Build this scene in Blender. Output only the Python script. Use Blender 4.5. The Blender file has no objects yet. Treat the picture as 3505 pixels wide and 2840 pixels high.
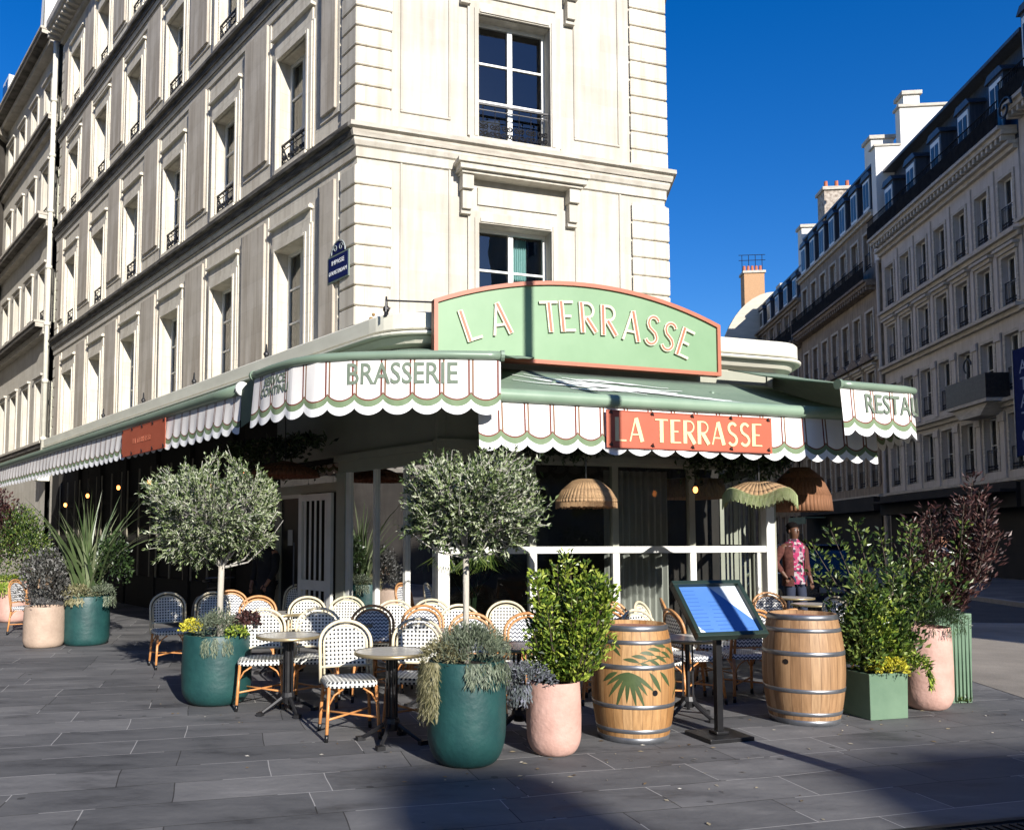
import bpy, bmesh, math, random
from mathutils import Vector, Matrix
sc = bpy.context.scene
C = sc.collection
PI = math.pi
rad = math.radians
# ------------------------------------------------------------ camera, world, sun, exposure
cd = bpy.data.cameras.new('camera'); cam = bpy.data.objects.new('camera', cd); C.objects.link(cam)
cam.location = (0, 0, 1.67); cam.rotation_euler = (rad(93.83), 0, 0)
cd.sensor_width = 36; cd.lens = 29.27; cd.shift_x = .0629; cd.shift_y = .0656; cd.clip_end = 2000
sc.camera = cam
SUN_H = Vector((.41, -.912, 0)).normalized(); SUN_EL = rad(24)
w = bpy.data.worlds.new("World"); sc.world = w; w.use_nodes = True
nt = w.node_tree; bg = nt.nodes['Background']
sky = nt.nodes.new('ShaderNodeTexSky'); sky.sky_type = 'NISHITA'; sky.sun_disc = False
sky.sun_elevation = SUN_EL; sky.sun_rotation = math.atan2(SUN_H.x, SUN_H.y)
sky.ozone_density = 4.5; sky.dust_density = .2; sky.air_density = 1.1; sky.altitude = 0
hs = nt.nodes.new('ShaderNodeHueSaturation'); hs.inputs['Saturation'].default_value = 1.34; hs.inputs['Hue'].default_value = .515
hs.inputs['Value'].default_value = 1.0
nt.links.new(sky.outputs[0], hs.inputs['Color']); nt.links.new(hs.outputs[0], bg.inputs[0])
bg.inputs[1].default_value = .096
sd = bpy.data.lights.new('sun', 'SUN'); sd.energy = 5.0; sd.angle = rad(.5); sd.color = (1, .95, .88)
sun = bpy.data.objects.new('sun', sd); C.objects.link(sun)
sv = (SUN_H * math.cos(SUN_EL) + Vector((0, 0, math.sin(SUN_EL))))
sun.rotation_euler = sv.to_track_quat('Z', 'Y').to_euler()
sc.view_settings.view_transform = 'Standard'; sc.view_settings.look = 'None'
sc.view_settings.exposure = .70; sc.view_settings.gamma = 1
sc.render.engine = 'CYCLES'
sc.cycles.max_bounces = 6; sc.cycles.transparent_max_bounces = 12
# ------------------------------------------------------------ mesh helpers
class MB:
    def __init__(s): s.v = []; s.f = []; s.m = []; s.uv = []; s.r = []
    def face(s, pts, m=0, uv=None, r=None):
        n = len(s.v); s.v += [tuple(p) for p in pts]; s.f.append(tuple(range(n, n + len(pts)))); s.m.append(m); s.uv.append(uv); s.r.append(r)
    def faces(s, vs, fs, m=0):
        n = len(s.v); s.v += [tuple(p) for p in vs]
        for f in fs: s.f.append(tuple(i + n for i in f)); s.m.append(m); s.uv.append(None); s.r.append(None)
    def box(s, x0, x1, y0, y1, z0, z1, m=0):
        if x0 > x1: x0, x1 = x1, x0
        if y0 > y1: y0, y1 = y1, y0
        vs = [(x0,y0,z0),(x1,y0,z0),(x1,y1,z0),(x0,y1,z0),(x0,y0,z1),(x1,y0,z1),(x1,y1,z1),(x0,y1,z1)]
        s.faces(vs, [(0,3,2,1),(4,5,6,7),(0,1,5,4),(1,2,6,5),(2,3,7,6),(3,0,4,7)], m)
    def obox(s, M, sx, sy, sz, m=0):
        vs = [M @ Vector((a*sx/2, b*sy/2, c*sz/2)) for c in (-1,1) for a, b in ((-1,-1),(1,-1),(1,1),(-1,1))]
        s.faces(vs, [(0,3,2,1),(4,5,6,7),(0,1,5,4),(1,2,6,5),(2,3,7,6),(3,0,4,7)], m)
    def bar(s, a, b, wx, wz=None, m=0):
        a = Vector(a); b = Vector(b); d = b - a
        M = Matrix.Translation((a + b) / 2) @ d.to_track_quat('Z', 'Y').to_matrix().to_4x4()
        s.obox(M, wx, wz or wx, d.length, m)
    def prism(s, poly, z0, z1, m=0):
        n = len(poly); vs = [(p[0], p[1], z0) for p in poly] + [(p[0], p[1], z1) for p in poly]
        s.faces(vs, [tuple(range(n))[::-1], tuple(range(n, 2*n))] + [(i, (i+1) % n, (i+1) % n + n, i + n) for i in range(n)], m)
    def slab(s, poly, y0, y1, m=0):      # polygon in the x-z plane, thickness in y
        n = len(poly); vs = [(p[0], y0, p[1]) for p in poly] + [(p[0], y1, p[1]) for p in poly]
        s.faces(vs, [tuple(range(n)), tuple(range(n, 2*n))[::-1]] + [(i, i + n, (i+1) % n + n, (i+1) % n) for i in range(n)], m)
    def tube(s, pts, r, n=6, m=0, caps=True):
        pts = [Vector(p) for p in pts]; k = len(pts)
        if k < 2: return
        rs = r if isinstance(r, (list, tuple)) else [r] * k
        up = Vector((0, 0, 1)); base = len(s.v); prev = None
        for i, p in enumerate(pts):
            t = (pts[min(i+1, k-1)] - pts[max(i-1, 0)])
            t = t.normalized() if t.length > 1e-9 else up
            if prev is None:
                a = t.cross(up) if abs(t.z) < .95 else t.cross(Vector((1, 0, 0)))
            else: a = prev - t * prev.dot(t)
            if a.length < 1e-6: a = t.cross(Vector((1, 0, 0)))
            a.normalize(); prev = a; b = t.cross(a)
            for j in range(n):
                q = 2 * PI * j / n; s.v.append(tuple(p + (a * math.cos(q) + b * math.sin(q)) * rs[i]))
        for i in range(k - 1):
            for j in range(n):
                s.f.append((base+i*n+j, base+i*n+(j+1) % n, base+(i+1)*n+(j+1) % n, base+(i+1)*n+j)); s.m.append(m); s.uv.append(None); s.r.append(None)
        if caps:
            s.f.append(tuple(base+j for j in range(n))[::-1]); s.m.append(m); s.uv.append(None); s.r.append(None)
            s.f.append(tuple(base+(k-1)*n+j for j in range(n))); s.m.append(m); s.uv.append(None); s.r.append(None)
    def lathe(s, prof, n=32, m=0, c=(0, 0), ms=None):
        base = len(s.v)
        for r, z in prof:
            for j in range(n): s.v.append((c[0] + r*math.cos(2*PI*j/n), c[1] + r*math.sin(2*PI*j/n), z))
        for i in range(len(prof) - 1):
            for j in range(n):
                s.f.append((base+i*n+j, base+i*n+(j+1) % n, base+(i+1)*n+(j+1) % n, base+(i+1)*n+j)); s.m.append(ms[i] if ms else m)
                s.uv.append(None); s.r.append(None)
    def sphere(s, c, r, n=8, m=0):
        rr = r if isinstance(r, (tuple, list)) else (r, r, r); base = len(s.v)
        for i in range(n + 1):
            a = PI * i / n
            for j in range(2*n):
                b = PI * j / n; s.v.append((c[0]+rr[0]*math.sin(a)*math.cos(b), c[1]+rr[1]*math.sin(a)*math.sin(b), c[2]-rr[2]*math.cos(a)))
        for i in range(n):
            for j in range(2*n):
                s.f.append((base+i*2*n+j, base+i*2*n+(j+1) % (2*n), base+(i+1)*2*n+(j+1) % (2*n), base+(i+1)*2*n+j)); s.m.append(m); s.uv.append(None); s.r.append(None)
    def sweep(s, prof, path, m=0):       # profile (out, z) along a ground path, outward = right-hand side, mitred
        P = [Vector((p[0], p[1])) for p in path]; n = len(P); k = len(prof); base = len(s.v)
        for i in range(n):
            d0 = (P[i] - P[i-1]).normalized() if i > 0 else (P[1] - P[0]).normalized()
            d1 = (P[i+1] - P[i]).normalized() if i < n-1 else d0
            n0 = Vector((d0.y, -d0.x)); n1 = Vector((d1.y, -d1.x)); mm = (n0 + n1).normalized(); q = 1 / max(.3, mm.dot(n0))
            for o, z in prof: s.v.append((P[i].x + mm.x*o*q, P[i].y + mm.y*o*q, z))
        for i in range(n - 1):
            for j in range(k):
                s.f.append((base+i*k+j, base+(i+1)*k+j, base+(i+1)*k+(j+1) % k, base+i*k+(j+1) % k)); s.m.append(m); s.uv.append(None); s.r.append(None)
        for e in (0, n-1):
            s.f.append(tuple(base+e*k+j for j in range(k))); s.m.append(m); s.uv.append(None); s.r.append(None)
    def mesh(s, name, mats, smooth=False):
        me = bpy.data.meshes.new(name); me.from_pydata(s.v, [], s.f)
        for mt in (mats if isinstance(mats, (list, tuple)) else [mats]): me.materials.append(mt)
        me.polygons.foreach_set('material_index', s.m)
        if smooth: me.polygons.foreach_set('use_smooth', [True] * len(s.f))
        if any(u is not None for u in s.uv):
            ul = me.uv_layers.new(name='UVMap'); i = 0; dat = []
            for f, u in zip(s.f, s.uv):
                for j in range(len(f)): dat += list(u[j]) if u else [0, 0]
            ul.data.foreach_set('uv', dat)
        if any(r is not None for r in s.r):
            at = me.attributes.new('rnd', 'FLOAT', 'FACE'); at.data.foreach_set('value', [r or 0. for r in s.r])
        me.update(); return me
    def build(s, name, mats, parent=None, M=None, smooth=False, weld=False):
        me = s.mesh(name, mats, smooth)
        if weld:
            b = bmesh.new(); b.from_mesh(me); bmesh.ops.remove_doubles(b, verts=b.verts, dist=1e-4)
            bmesh.ops.recalc_face_normals(b, faces=b.faces); b.to_mesh(me); b.free()
        return link(name, me, parent, M)
def link(name, data, parent=None, M=None):
    o = bpy.data.objects.new(name, data); C.objects.link(o)
    if parent: o.parent = parent
    if M is not None: o.matrix_basis = M
    return o
def thing(name, label, cat, M=None, group=None):
    o = bpy.data.objects.new(name, None); C.objects.link(o); o.empty_display_size = .1
    if M is not None: o.matrix_basis = M if isinstance(M, Matrix) else Matrix.Translation(M)
    return tag(o, label, cat, group)
def tag(o, label, cat, group=None, kind=None):
    if label: o['label'] = label
    if cat: o['category'] = cat
    if group: o['group'] = group
    if kind: o['kind'] = kind
    return o
def struct(o, label=None, kind='structure'):
    o['kind'] = kind
    if label: o['label'] = label
    return o
def copy_tree(o, parent=None):
    c = o.copy(); C.objects.link(c); c.parent = parent
    for ch in list(o.children): copy_tree(ch, c)
    return c
def place(x, y, z=0, rz=0, s=1): return Matrix.Translation((x, y, z)) @ Matrix.Rotation(rz, 4, 'Z') @ Matrix.Scale(s, 4)
def bevel(o, wd=.01, seg=2):
    m = o.modifiers.new('bevel', 'BEVEL'); m.width = wd; m.segments = seg; m.limit_method = 'ANGLE'; return o
def rect_holes(mb, x0, x1, z0, z1, holes, y=0, depth=.3, m=0, mr=None):
    """wall face in x-z plane at y (seen from -y) with rectangular holes and reveals going to y+depth"""
    xs = sorted(set([x0, x1] + [h[0] for h in holes] + [h[1] for h in holes]))
    zs = sorted(set([z0, z1] + [h[2] for h in holes] + [h[3] for h in holes]))
    xs = [x for x in xs if x0 <= x <= x1]; zs = [z for z in zs if z0 <= z <= z1]
    for i in range(len(xs)-1):
        for j in range(len(zs)-1):
            cx = (xs[i]+xs[i+1])/2; cz = (zs[j]+zs[j+1])/2
            if any(h[0] < cx < h[1] and h[2] < cz < h[3] for h in holes): continue
            mb.face([(xs[i], y, zs[j]), (xs[i+1], y, zs[j]), (xs[i+1], y, zs[j+1]), (xs[i], y, zs[j+1])], m)
    mr = m if mr is None else mr
    for a, b, c, d in holes:
        e = y + depth
        mb.face([(a,y,c),(a,y,d),(a,e,d),(a,e,c)], mr); mb.face([(b,y,c),(b,e,c),(b,e,d),(b,y,d)], mr)
        mb.face([(a,y,c),(a,e,c),(b,e,c),(b,y,c)], mr); mb.face([(a,y,d),(b,y,d),(b,e,d),(a,e,d)], mr)
# ------------------------------------------------------------ materials
def newmat(name):
    m = bpy.data.materials.new(name); m.use_nodes = True; n = m.node_tree
    return m, n, n.nodes['Principled BSDF']
def N(n, t, **kw):
    x = n.nodes.new(t)
    for k, v in kw.items(): setattr(x, k, v)
    return x
def ramp(n, stops, fac=None):
    r = N(n, 'ShaderNodeValToRGB'); e = r.color_ramp.elements
    while len(e) < len(stops): e.new(.5)
    for i, (p, c) in enumerate(stops): e[i].position = p; e[i].color = (*c, 1)
    if fac is not None: n.links.new(fac, r.inputs[0])
    return r
def mathn(n, op, a, b=None, c=None):
    x = N(n, 'ShaderNodeMath', operation=op)
    for i, q in enumerate((a, b, c)):
        if q is None: continue
        if isinstance(q, (int, float)): x.inputs[i].default_value = q
        else: n.links.new(q, x.inputs[i])
    return x.outputs[0]
def mat(name, c1, c2=None, rough=.7, metal=0, scale=3, stretch=(1, 1, 1), bump=0, bscale=None, spec=.5, detail=6):
    m, n, b = newmat(name)
    b.inputs['Roughness'].default_value = rough; b.inputs['Metallic'].default_value = metal
    b.inputs['Specular IOR Level'].default_value = spec
    if c2 is None and not bump: b.inputs['Base Color'].default_value = (*c1, 1); return m
    tc = N(n, 'ShaderNodeTexCoord'); mp = N(n, 'ShaderNodeMapping'); mp.inputs['Scale'].default_value = stretch
    n.links.new(tc.outputs['Object'], mp.inputs[0])
    nz = N(n, 'ShaderNodeTexNoise'); nz.inputs['Scale'].default_value = scale; nz.inputs['Detail'].default_value = detail
    nz.inputs['Roughness'].default_value = .6
    n.links.new(mp.outputs[0], nz.inputs['Vector'])
    r = ramp(n, [(.32, c1), (.68, c2 or c1)], nz.outputs['Fac']); n.links.new(r.outputs[0], b.inputs['Base Color'])
    if bump:
        n2 = N(n, 'ShaderNodeTexNoise'); n2.inputs['Scale'].default_value = bscale or scale * 8; n2.inputs['Detail'].default_value = 8
        n.links.new(mp.outputs[0], n2.inputs['Vector'])
        bp = N(n, 'ShaderNodeBump'); bp.inputs['Strength'].default_value = bump; bp.inputs['Distance'].default_value = .02
        n.links.new(n2.outputs['Fac'], bp.inputs['Height']); n.links.new(bp.outputs[0], b.inputs['Normal'])
    return m
def stone(name, c1, c2, joint=.34, jstr=.25, stain=.5, jw=.9):
    m, n, b = newmat(name); b.inputs['Roughness'].default_value = .85
    tc = N(n, 'ShaderNodeTexCoord')
    nz = N(n, 'ShaderNodeTexNoise'); nz.inputs['Scale'].default_value = 1.3; nz.inputs['Detail'].default_value = 9; nz.inputs['Roughness'].default_value = .65
    n.links.new(tc.outputs['Object'], nz.inputs['Vector'])
    r = ramp(n, [(.3, c1), (.7, c2)], nz.outputs['Fac'])
    mp = N(n, 'ShaderNodeMapping'); mp.inputs['Scale'].default_value = (5, 5, .35); n.links.new(tc.outputs['Object'], mp.inputs[0])
    n2 = N(n, 'ShaderNodeTexNoise'); n2.inputs['Scale'].default_value = 1.5; n2.inputs['Detail'].default_value = 6
    n.links.new(mp.outputs[0], n2.inputs['Vector'])
    r2 = ramp(n, [(.42, (1, 1, 1)), (.75, (1-stain*.55, 1-stain*.6, 1-stain*.66))], n2.outputs['Fac'])
    mx = N(n, 'ShaderNodeMix', data_type='RGBA', blend_type='MULTIPLY'); mx.inputs[0].default_value = 1
    n.links.new(r.outputs[0], mx.inputs[6]); n.links.new(r2.outputs[0], mx.inputs[7])
    # ashlar joints
    sep = N(n, 'ShaderNodeSeparateXYZ'); n.links.new(tc.outputs['Object'], sep.inputs[0])
    cmb = N(n, 'ShaderNodeCombineXYZ'); n.links.new(sep.outputs[0], cmb.inputs[0]); n.links.new(sep.outputs[2], cmb.inputs[1])
    bk = N(n, 'ShaderNodeTexBrick'); bk.inputs['Scale'].default_value = 1; bk.inputs['Brick Width'].default_value = jw; bk.inputs['Row Height'].default_value = joint
    bk.inputs['Mortar Size'].default_value = .006; bk.inputs['Mortar Smooth'].default_value = .4
    bk.inputs['Color1'].default_value = (1, 1, 1, 1); bk.inputs['Color2'].default_value = (.93, .92, .9, 1); bk.inputs['Mortar'].default_value = (1-jstr,)*3 + (1,)
    n.links.new(cmb.outputs[0], bk.inputs['Vector'])
    m3 = N(n, 'ShaderNodeMix', data_type='RGBA', blend_type='MULTIPLY'); m3.inputs[0].default_value = 1
    n.links.new(mx.outputs[2], m3.inputs[6]); n.links.new(bk.outputs['Color'], m3.inputs[7]); n.links.new(m3.outputs[2], b.inputs['Base Color'])
    n4 = N(n, 'ShaderNodeTexNoise'); n4.inputs['Scale'].default_value = 25; n4.inputs['Detail'].default_value = 8; n.links.new(tc.outputs['Object'], n4.inputs['Vector'])
    bp = N(n, 'ShaderNodeBump'); bp.inputs['Strength'].default_value = .25; bp.inputs['Distance'].default_value = .01
    n.links.new(n4.outputs['Fac'], bp.inputs['Height']); n.links.new(bp.outputs[0], b.inputs['Normal'])
    return m
def leafmat(name, cols, rough=.45, trans=.12):
    m, n, b = newmat(name); b.inputs['Roughness'].default_value = rough
    a = N(n, 'ShaderNodeAttribute'); a.attribute_name = 'rnd'
    k = len(cols); r = ramp(n, [(i/(k-1), c) for i, c in enumerate(cols)], a.outputs['Fac'])
    n.links.new(r.outputs[0], b.inputs['Base Color'])
    tr = N(n, 'ShaderNodeBsdfTranslucent'); n.links.new(r.outputs[0], tr.inputs[0])
    mx = N(n, 'ShaderNodeMixShader'); mx.inputs[0].default_value = trans
    n.links.new(b.outputs[0], mx.inputs[1]); n.links.new(tr.outputs[0], mx.inputs[2]); n.links.new(mx.outputs[0], n.nodes['Material Output'].inputs[0])
    return m
def glass(name, ior=1.7, tint=(.8, .85, .85), rough=.01):
    m, n, b = newmat(name); n.nodes.remove(b)
    t = N(n, 'ShaderNodeBsdfTransparent'); t.inputs[0].default_value = (*tint, 1)
    g = N(n, 'ShaderNodeBsdfGlossy'); g.inputs['Roughness'].default_value = rough
    tc = N(n, 'ShaderNodeTexCoord'); nz = N(n, 'ShaderNodeTexNoise'); nz.inputs['Scale'].default_value = .9; n.links.new(tc.outputs['Object'], nz.inputs['Vector'])
    bp = N(n, 'ShaderNodeBump'); bp.inputs['Strength'].default_value = .12; bp.inputs['Distance'].default_value = .03
    n.links.new(nz.outputs['Fac'], bp.inputs['Height']); n.links.new(bp.outputs[0], g.inputs['Normal'])
    f = N(n, 'ShaderNodeFresnel'); f.inputs[0].default_value = ior
    mx = N(n, 'ShaderNodeMixShader'); n.links.new(f.outputs[0], mx.inputs[0]); n.links.new(t.outputs[0], mx.inputs[1]); n.links.new(g.outputs[0], mx.inputs[2])
    n.links.new(mx.outputs[0], n.nodes['Material Output'].inputs[0]); return m
def weave(name, kind, white=(.78, .77, .7), dark=(.012, .014, .02)):
    m, n, b = newmat(name); b.inputs['Roughness'].default_value = .45
    uv = N(n, 'ShaderNodeUVMap'); sp = N(n, 'ShaderNodeSeparateXYZ'); n.links.new(uv.outputs[0], sp.inputs[0])
    u, v = sp.outputs[0], sp.outputs[1]
    if kind == 'dots':
        a = mathn(n, 'LESS_THAN', mathn(n, 'FRACT', mathn(n, 'MULTIPLY', u, 1/.034)), .56)
        c = mathn(n, 'LESS_THAN', mathn(n, 'FRACT', mathn(n, 'MULTIPLY', v, 1/.034)), .55)
        f = mathn(n, 'MULTIPLY', a, c)
    else:
        z = mathn(n, 'PINGPONG', mathn(n, 'MULTIPLY', u, 1), .02)
        f = mathn(n, 'LESS_THAN', mathn(n, 'FRACT', mathn(n, 'MULTIPLY', mathn(n, 'ADD', v, z), 1/.036)), .42)
    mx = N(n, 'ShaderNodeMix', data_type='RGBA'); n.links.new(f, mx.inputs[0]); mx.inputs[6].default_value = (*white, 1); mx.inputs[7].default_value = (*dark, 1)
    n.links.new(mx.outputs[2], b.inputs['Base Color'])
    w1 = mathn(n, 'SINE', mathn(n, 'MULTIPLY', u, 2*PI/.0085)); w2 = mathn(n, 'SINE', mathn(n, 'MULTIPLY', v, 2*PI/.0085))
    bp = N(n, 'ShaderNodeBump'); bp.inputs['Strength'].default_value = .5; bp.inputs['Distance'].default_value = .002
    n.links.new(mathn(n, 'MULTIPLY', w1, w2), bp.inputs['Height']); n.links.new(bp.outputs[0], b.inputs['Normal'])
    return m
M_stone = stone('cut_stone', (.46, .43, .37), (.56, .53, .465), .34, .0, .4)
M_ashlar = stone('ashlar_stone', (.56, .515, .43), (.66, .62, .53), .34, .28, .5)
M_panel = stone('rough_panel_stone', (.44, .395, .33), (.56, .51, .435), .52, .14, .8, 3)
M_corn = mat('cornice_stone', (.34, .31, .26), (.52, .48, .41), .85, scale=2.5, stretch=(1.2, 1.2, 5), bump=.3, bscale=30)
M_dkcorn = mat('black_cornice', (.018, .017, .015), (.16, .145, .125), .9, scale=1.6, stretch=(1.5, 1.5, 12), bump=.4, bscale=14)
M_dkledge = mat('dark_ledge', (.03, .028, .025), (.12, .11, .095), .9, scale=2.2, stretch=(2, 2, 8), bump=.4, bscale=20)
M_white = mat('white_paint', (.74, .74, .7), (.66, .66, .62), .45, scale=4)
M_cream = mat('cream_paint', (.70, .68, .58), (.60, .58, .49), .5, scale=1.5, stretch=(1, 1, 3))
M_sage = mat('sage_paint', (.33, .335, .27), (.28, .285, .23), .55, scale=2)
M_iron = mat('black_iron', (.012, .012, .014), (.03, .03, .032), .45, .3, scale=9)
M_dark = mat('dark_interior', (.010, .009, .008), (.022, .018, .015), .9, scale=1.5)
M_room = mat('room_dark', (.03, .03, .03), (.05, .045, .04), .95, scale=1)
M_glass = glass('window_glass', 2.1, (.75, .8, .8))
M_vglass = glass('terrace_glass', 1.5, (.80, .84, .82))
M_curt = mat('linen_curtain', (.62, .64, .50), (.72, .72, .60), .9, scale=1.5, stretch=(20, 20, .6))
M_teal = mat('teal_curtain', (.30, .52, .50), (.46, .68, .66), .9, scale=2, stretch=(22, 22, .4))
M_grcurt = mat('grey_curtain', (.26, .26, .24), (.40, .39, .36), .95, scale=2, stretch=(8, 8, .3))
M_canvas = mat('green_canvas', (.13, .19, .135), (.175, .24, .175), .85, scale=1.6, bump=.5, bscale=7)
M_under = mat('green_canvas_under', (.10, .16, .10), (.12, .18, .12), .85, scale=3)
M_vw = mat('valance_white', (.74, .72, .70), (.68, .66, .64), .85, scale=5)
M_vg = mat('valance_green', (.13, .19, .10), (.18, .24, .14), .85, scale=9)
M_vl = mat('valance_lace', (.80, .80, .80), (.66, .67, .68), .9, scale=60)
M_vr = mat('valance_red_braid', (.16, .032, .018), (.13, .03, .018), .8, scale=9)
M_vt = mat('valance_tan_braid', (.22, .12, .065), (.18, .10, .06), .8, scale=9)
M_txt = mat('sage_lettering', (.12, .155, .115), (.15, .19, .14), .8, scale=20)
M_terra = mat('terracotta_banner', (.38, .085, .04), (.44, .10, .05), .6, scale=3)
M_rust = mat('rust_edge', (.42, .13, .07), (.36, .11, .06), .5, scale=4)
M_sign = mat('sign_green', (.155, .27, .145), (.19, .31, .175), .5, scale=1.3, bump=.05, bscale=5)
M_cletter = mat('cream_lettering', (.80, .62, .33), (.74, .57, .30), .5, scale=8)
M_sletter = mat('sign_letter_cream', (.68, .60, .46), (.62, .55, .42), .5, scale=8)
M_roller = mat('sage_metal', (.17, .24, .175), (.21, .28, .21), .35, .1, scale=2)
M_pot_teal = mat('teal_glaze', (.007, .042, .043), (.014, .066, .062), .5, scale=5, bump=.25, bscale=18)
M_pot_pink = mat('pink_plaster', (.44, .26, .21), (.56, .35, .29), .7, scale=5, bump=.3, bscale=25)
M_pot_beige = mat('beige_plaster', (.34, .25, .19), (.45, .34, .26), .7, scale=5, bump=.3, bscale=25)
M_pot_green = mat('green_zinc', (.10, .17, .11), (.14, .22, .145), .5, scale=3)
M_soil = mat('potting_soil', (.012, .009, .006), (.03, .022, .014), .95, scale=20)
M_bark = mat('pale_bark', (.34, .31, .26), (.50, .47, .41), .85, scale=14, stretch=(1, 1, .3), bump=.4)
M_twig = mat('grey_twig', (.30, .28, .25), (.48, .46, .42), .85, scale=9)
M_dtwig = mat('dark_twig', (.05, .035, .025), (.09, .07, .05), .85, scale=9)
M_olive = leafmat('olive_leaves', [(.010, .018, .008), (.05, .085, .025), (.22, .28, .11), (.50, .53, .40)], .42)
M_box = leafmat('glossy_green_leaves', [(.012, .03, .006), (.07, .13, .015), (.21, .29, .035), (.40, .45, .08)], .35)
M_dgreen = leafmat('dark_green_leaves', [(.008, .018, .007), (.025, .05, .014), (.05, .09, .025)], .4)
M_holly = leafmat('mid_green_leaves', [(.008, .022, .006), (.03, .065, .014), (.09, .14, .03), (.20, .25, .06)], .35)
M_red = leafmat('plum_leaves', [(.010, .006, .006), (.035, .014, .014), (.07, .028, .026), (.11, .05, .04)], .45)
M_yel = leafmat('yellow_flowers', [(.30, .30, .02), (.55, .50, .03), (.7, .62, .08)], .6)
M_silver = leafmat('silver_herb', [(.05, .07, .045), (.12, .15, .09), (.22, .25, .18)], .6)
M_lav = leafmat('lavender_herb', [(.06, .07, .08), (.13, .15, .14), (.20, .20, .26)], .6)
M_straw = leafmat('trailing_straw', [(.10, .10, .04), (.22, .20, .10), (.32, .30, .18)], .6)
M_blade = leafmat('sword_leaves', [(.035, .06, .02), (.09, .13, .05), (.20, .23, .13)], .4)
M_hoop = mat('hoop_steel', (.16, .17, .19), (.30, .31, .33), .38, .75, scale=5)
M_blackr = mat('matt_black_ironwork', (.008, .008, .009), (.02, .02, .02), .9, scale=3, spec=.1)
M_black = mat('black_enamel', (.008, .008, .009), (.014, .014, .015), .3, scale=5)
M_marble = mat('table_stone', (.42, .40, .36), (.55, .53, .48), .25, scale=9)
M_brass = mat('brass_rim', (.34, .27, .15), (.42, .34, .2), .35, .6, scale=5)
M_cane = mat('pale_cane', (.66, .60, .44), (.58, .50, .34), .4, scale=20)
M_honey = mat('honey_cane', (.42, .20, .075), (.52, .27, .11), .4, scale=20)
M_leg = mat('orange_bamboo', (.50, .20, .06), (.60, .28, .10), .4, scale=16)
M_dots = weave('dotted_weave', 'dots'); M_zig = weave('zigzag_weave', 'zig', (.76, .76, .74), (.03, .04, .07))
M_wick = mat('natural_wicker', (.36, .21, .10), (.58, .38, .20), .75, scale=3, stretch=(30, 30, 1.5), bump=.6, bscale=50)
M_fringe = mat('green_fringe', (.22, .30, .10), (.50, .52, .30), .8, scale=4, stretch=(40, 40, 1))
M_zinc = mat('roof_zinc', (.035, .042, .055), (.07, .08, .10), .45, .2, scale=1.2, stretch=(8, 8, .4))
M_chim = mat('white_render', (.62, .60, .56), (.70, .68, .64), .85, scale=.6)
M_brick = mat('orange_brick', (.36, .20, .10), (.46, .28, .15), .85, scale=6, stretch=(1, 1, 4))
M_potred = mat('chimney_pot', (.35, .10, .05), (.42, .14, .07), .8, scale=5)
M_dimst = stone('added_house_dim_stone', (.05, .045, .04), (.09, .08, .07), .5, .1, .5)
M_greyst = stone('grey_facade', (.47, .43, .39), (.57, .53, .48), .5, .06, .3)
M_brownst = stone('brown_facade', (.22, .18, .14), (.34, .285, .22), .45, .2, .9)
M_brnorn = mat('brown_ornament', (.11, .085, .065), (.26, .21, .16), .9, scale=6, bump=.5)
M_navy = mat('navy_enamel', (.006, .012, .07), (.010, .018, .09), .85, scale=3, spec=.1)
M_letw = mat('white_letter', (.75, .78, .8), rough=.5)
# ------------------------------------------------------------ directions and frames
def V2(a): return Vector((math.sin(rad(a)), math.cos(rad(a))))
L = V2(-38.8); R = V2(72.1); S = V2(5.8)
nL = Vector((-L.y, L.x)); nR = Vector((R.y, -R.x)); nS = Vector((S.y, -S.x))
X0 = Vector((-1.49, 13.3)); X1 = X0 + R * 5.8; P1 = Vector((-.048, 10.3))
def fr(o, ex): return Matrix.Translation((o.x, o.y, 0)) @ Matrix.Rotation(math.atan2(ex.y, ex.x), 4, 'Z')
FL = fr(X0, -L); FF = fr(X0, R); FS = fr(X1, S); VL = fr(P1, -L); VF = fr(P1, R)
def T(x, y=0, z=0): return Matrix.Translation((x, y, z))
def W(p, M): return p.matrix_basis.inverted() @ M
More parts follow.
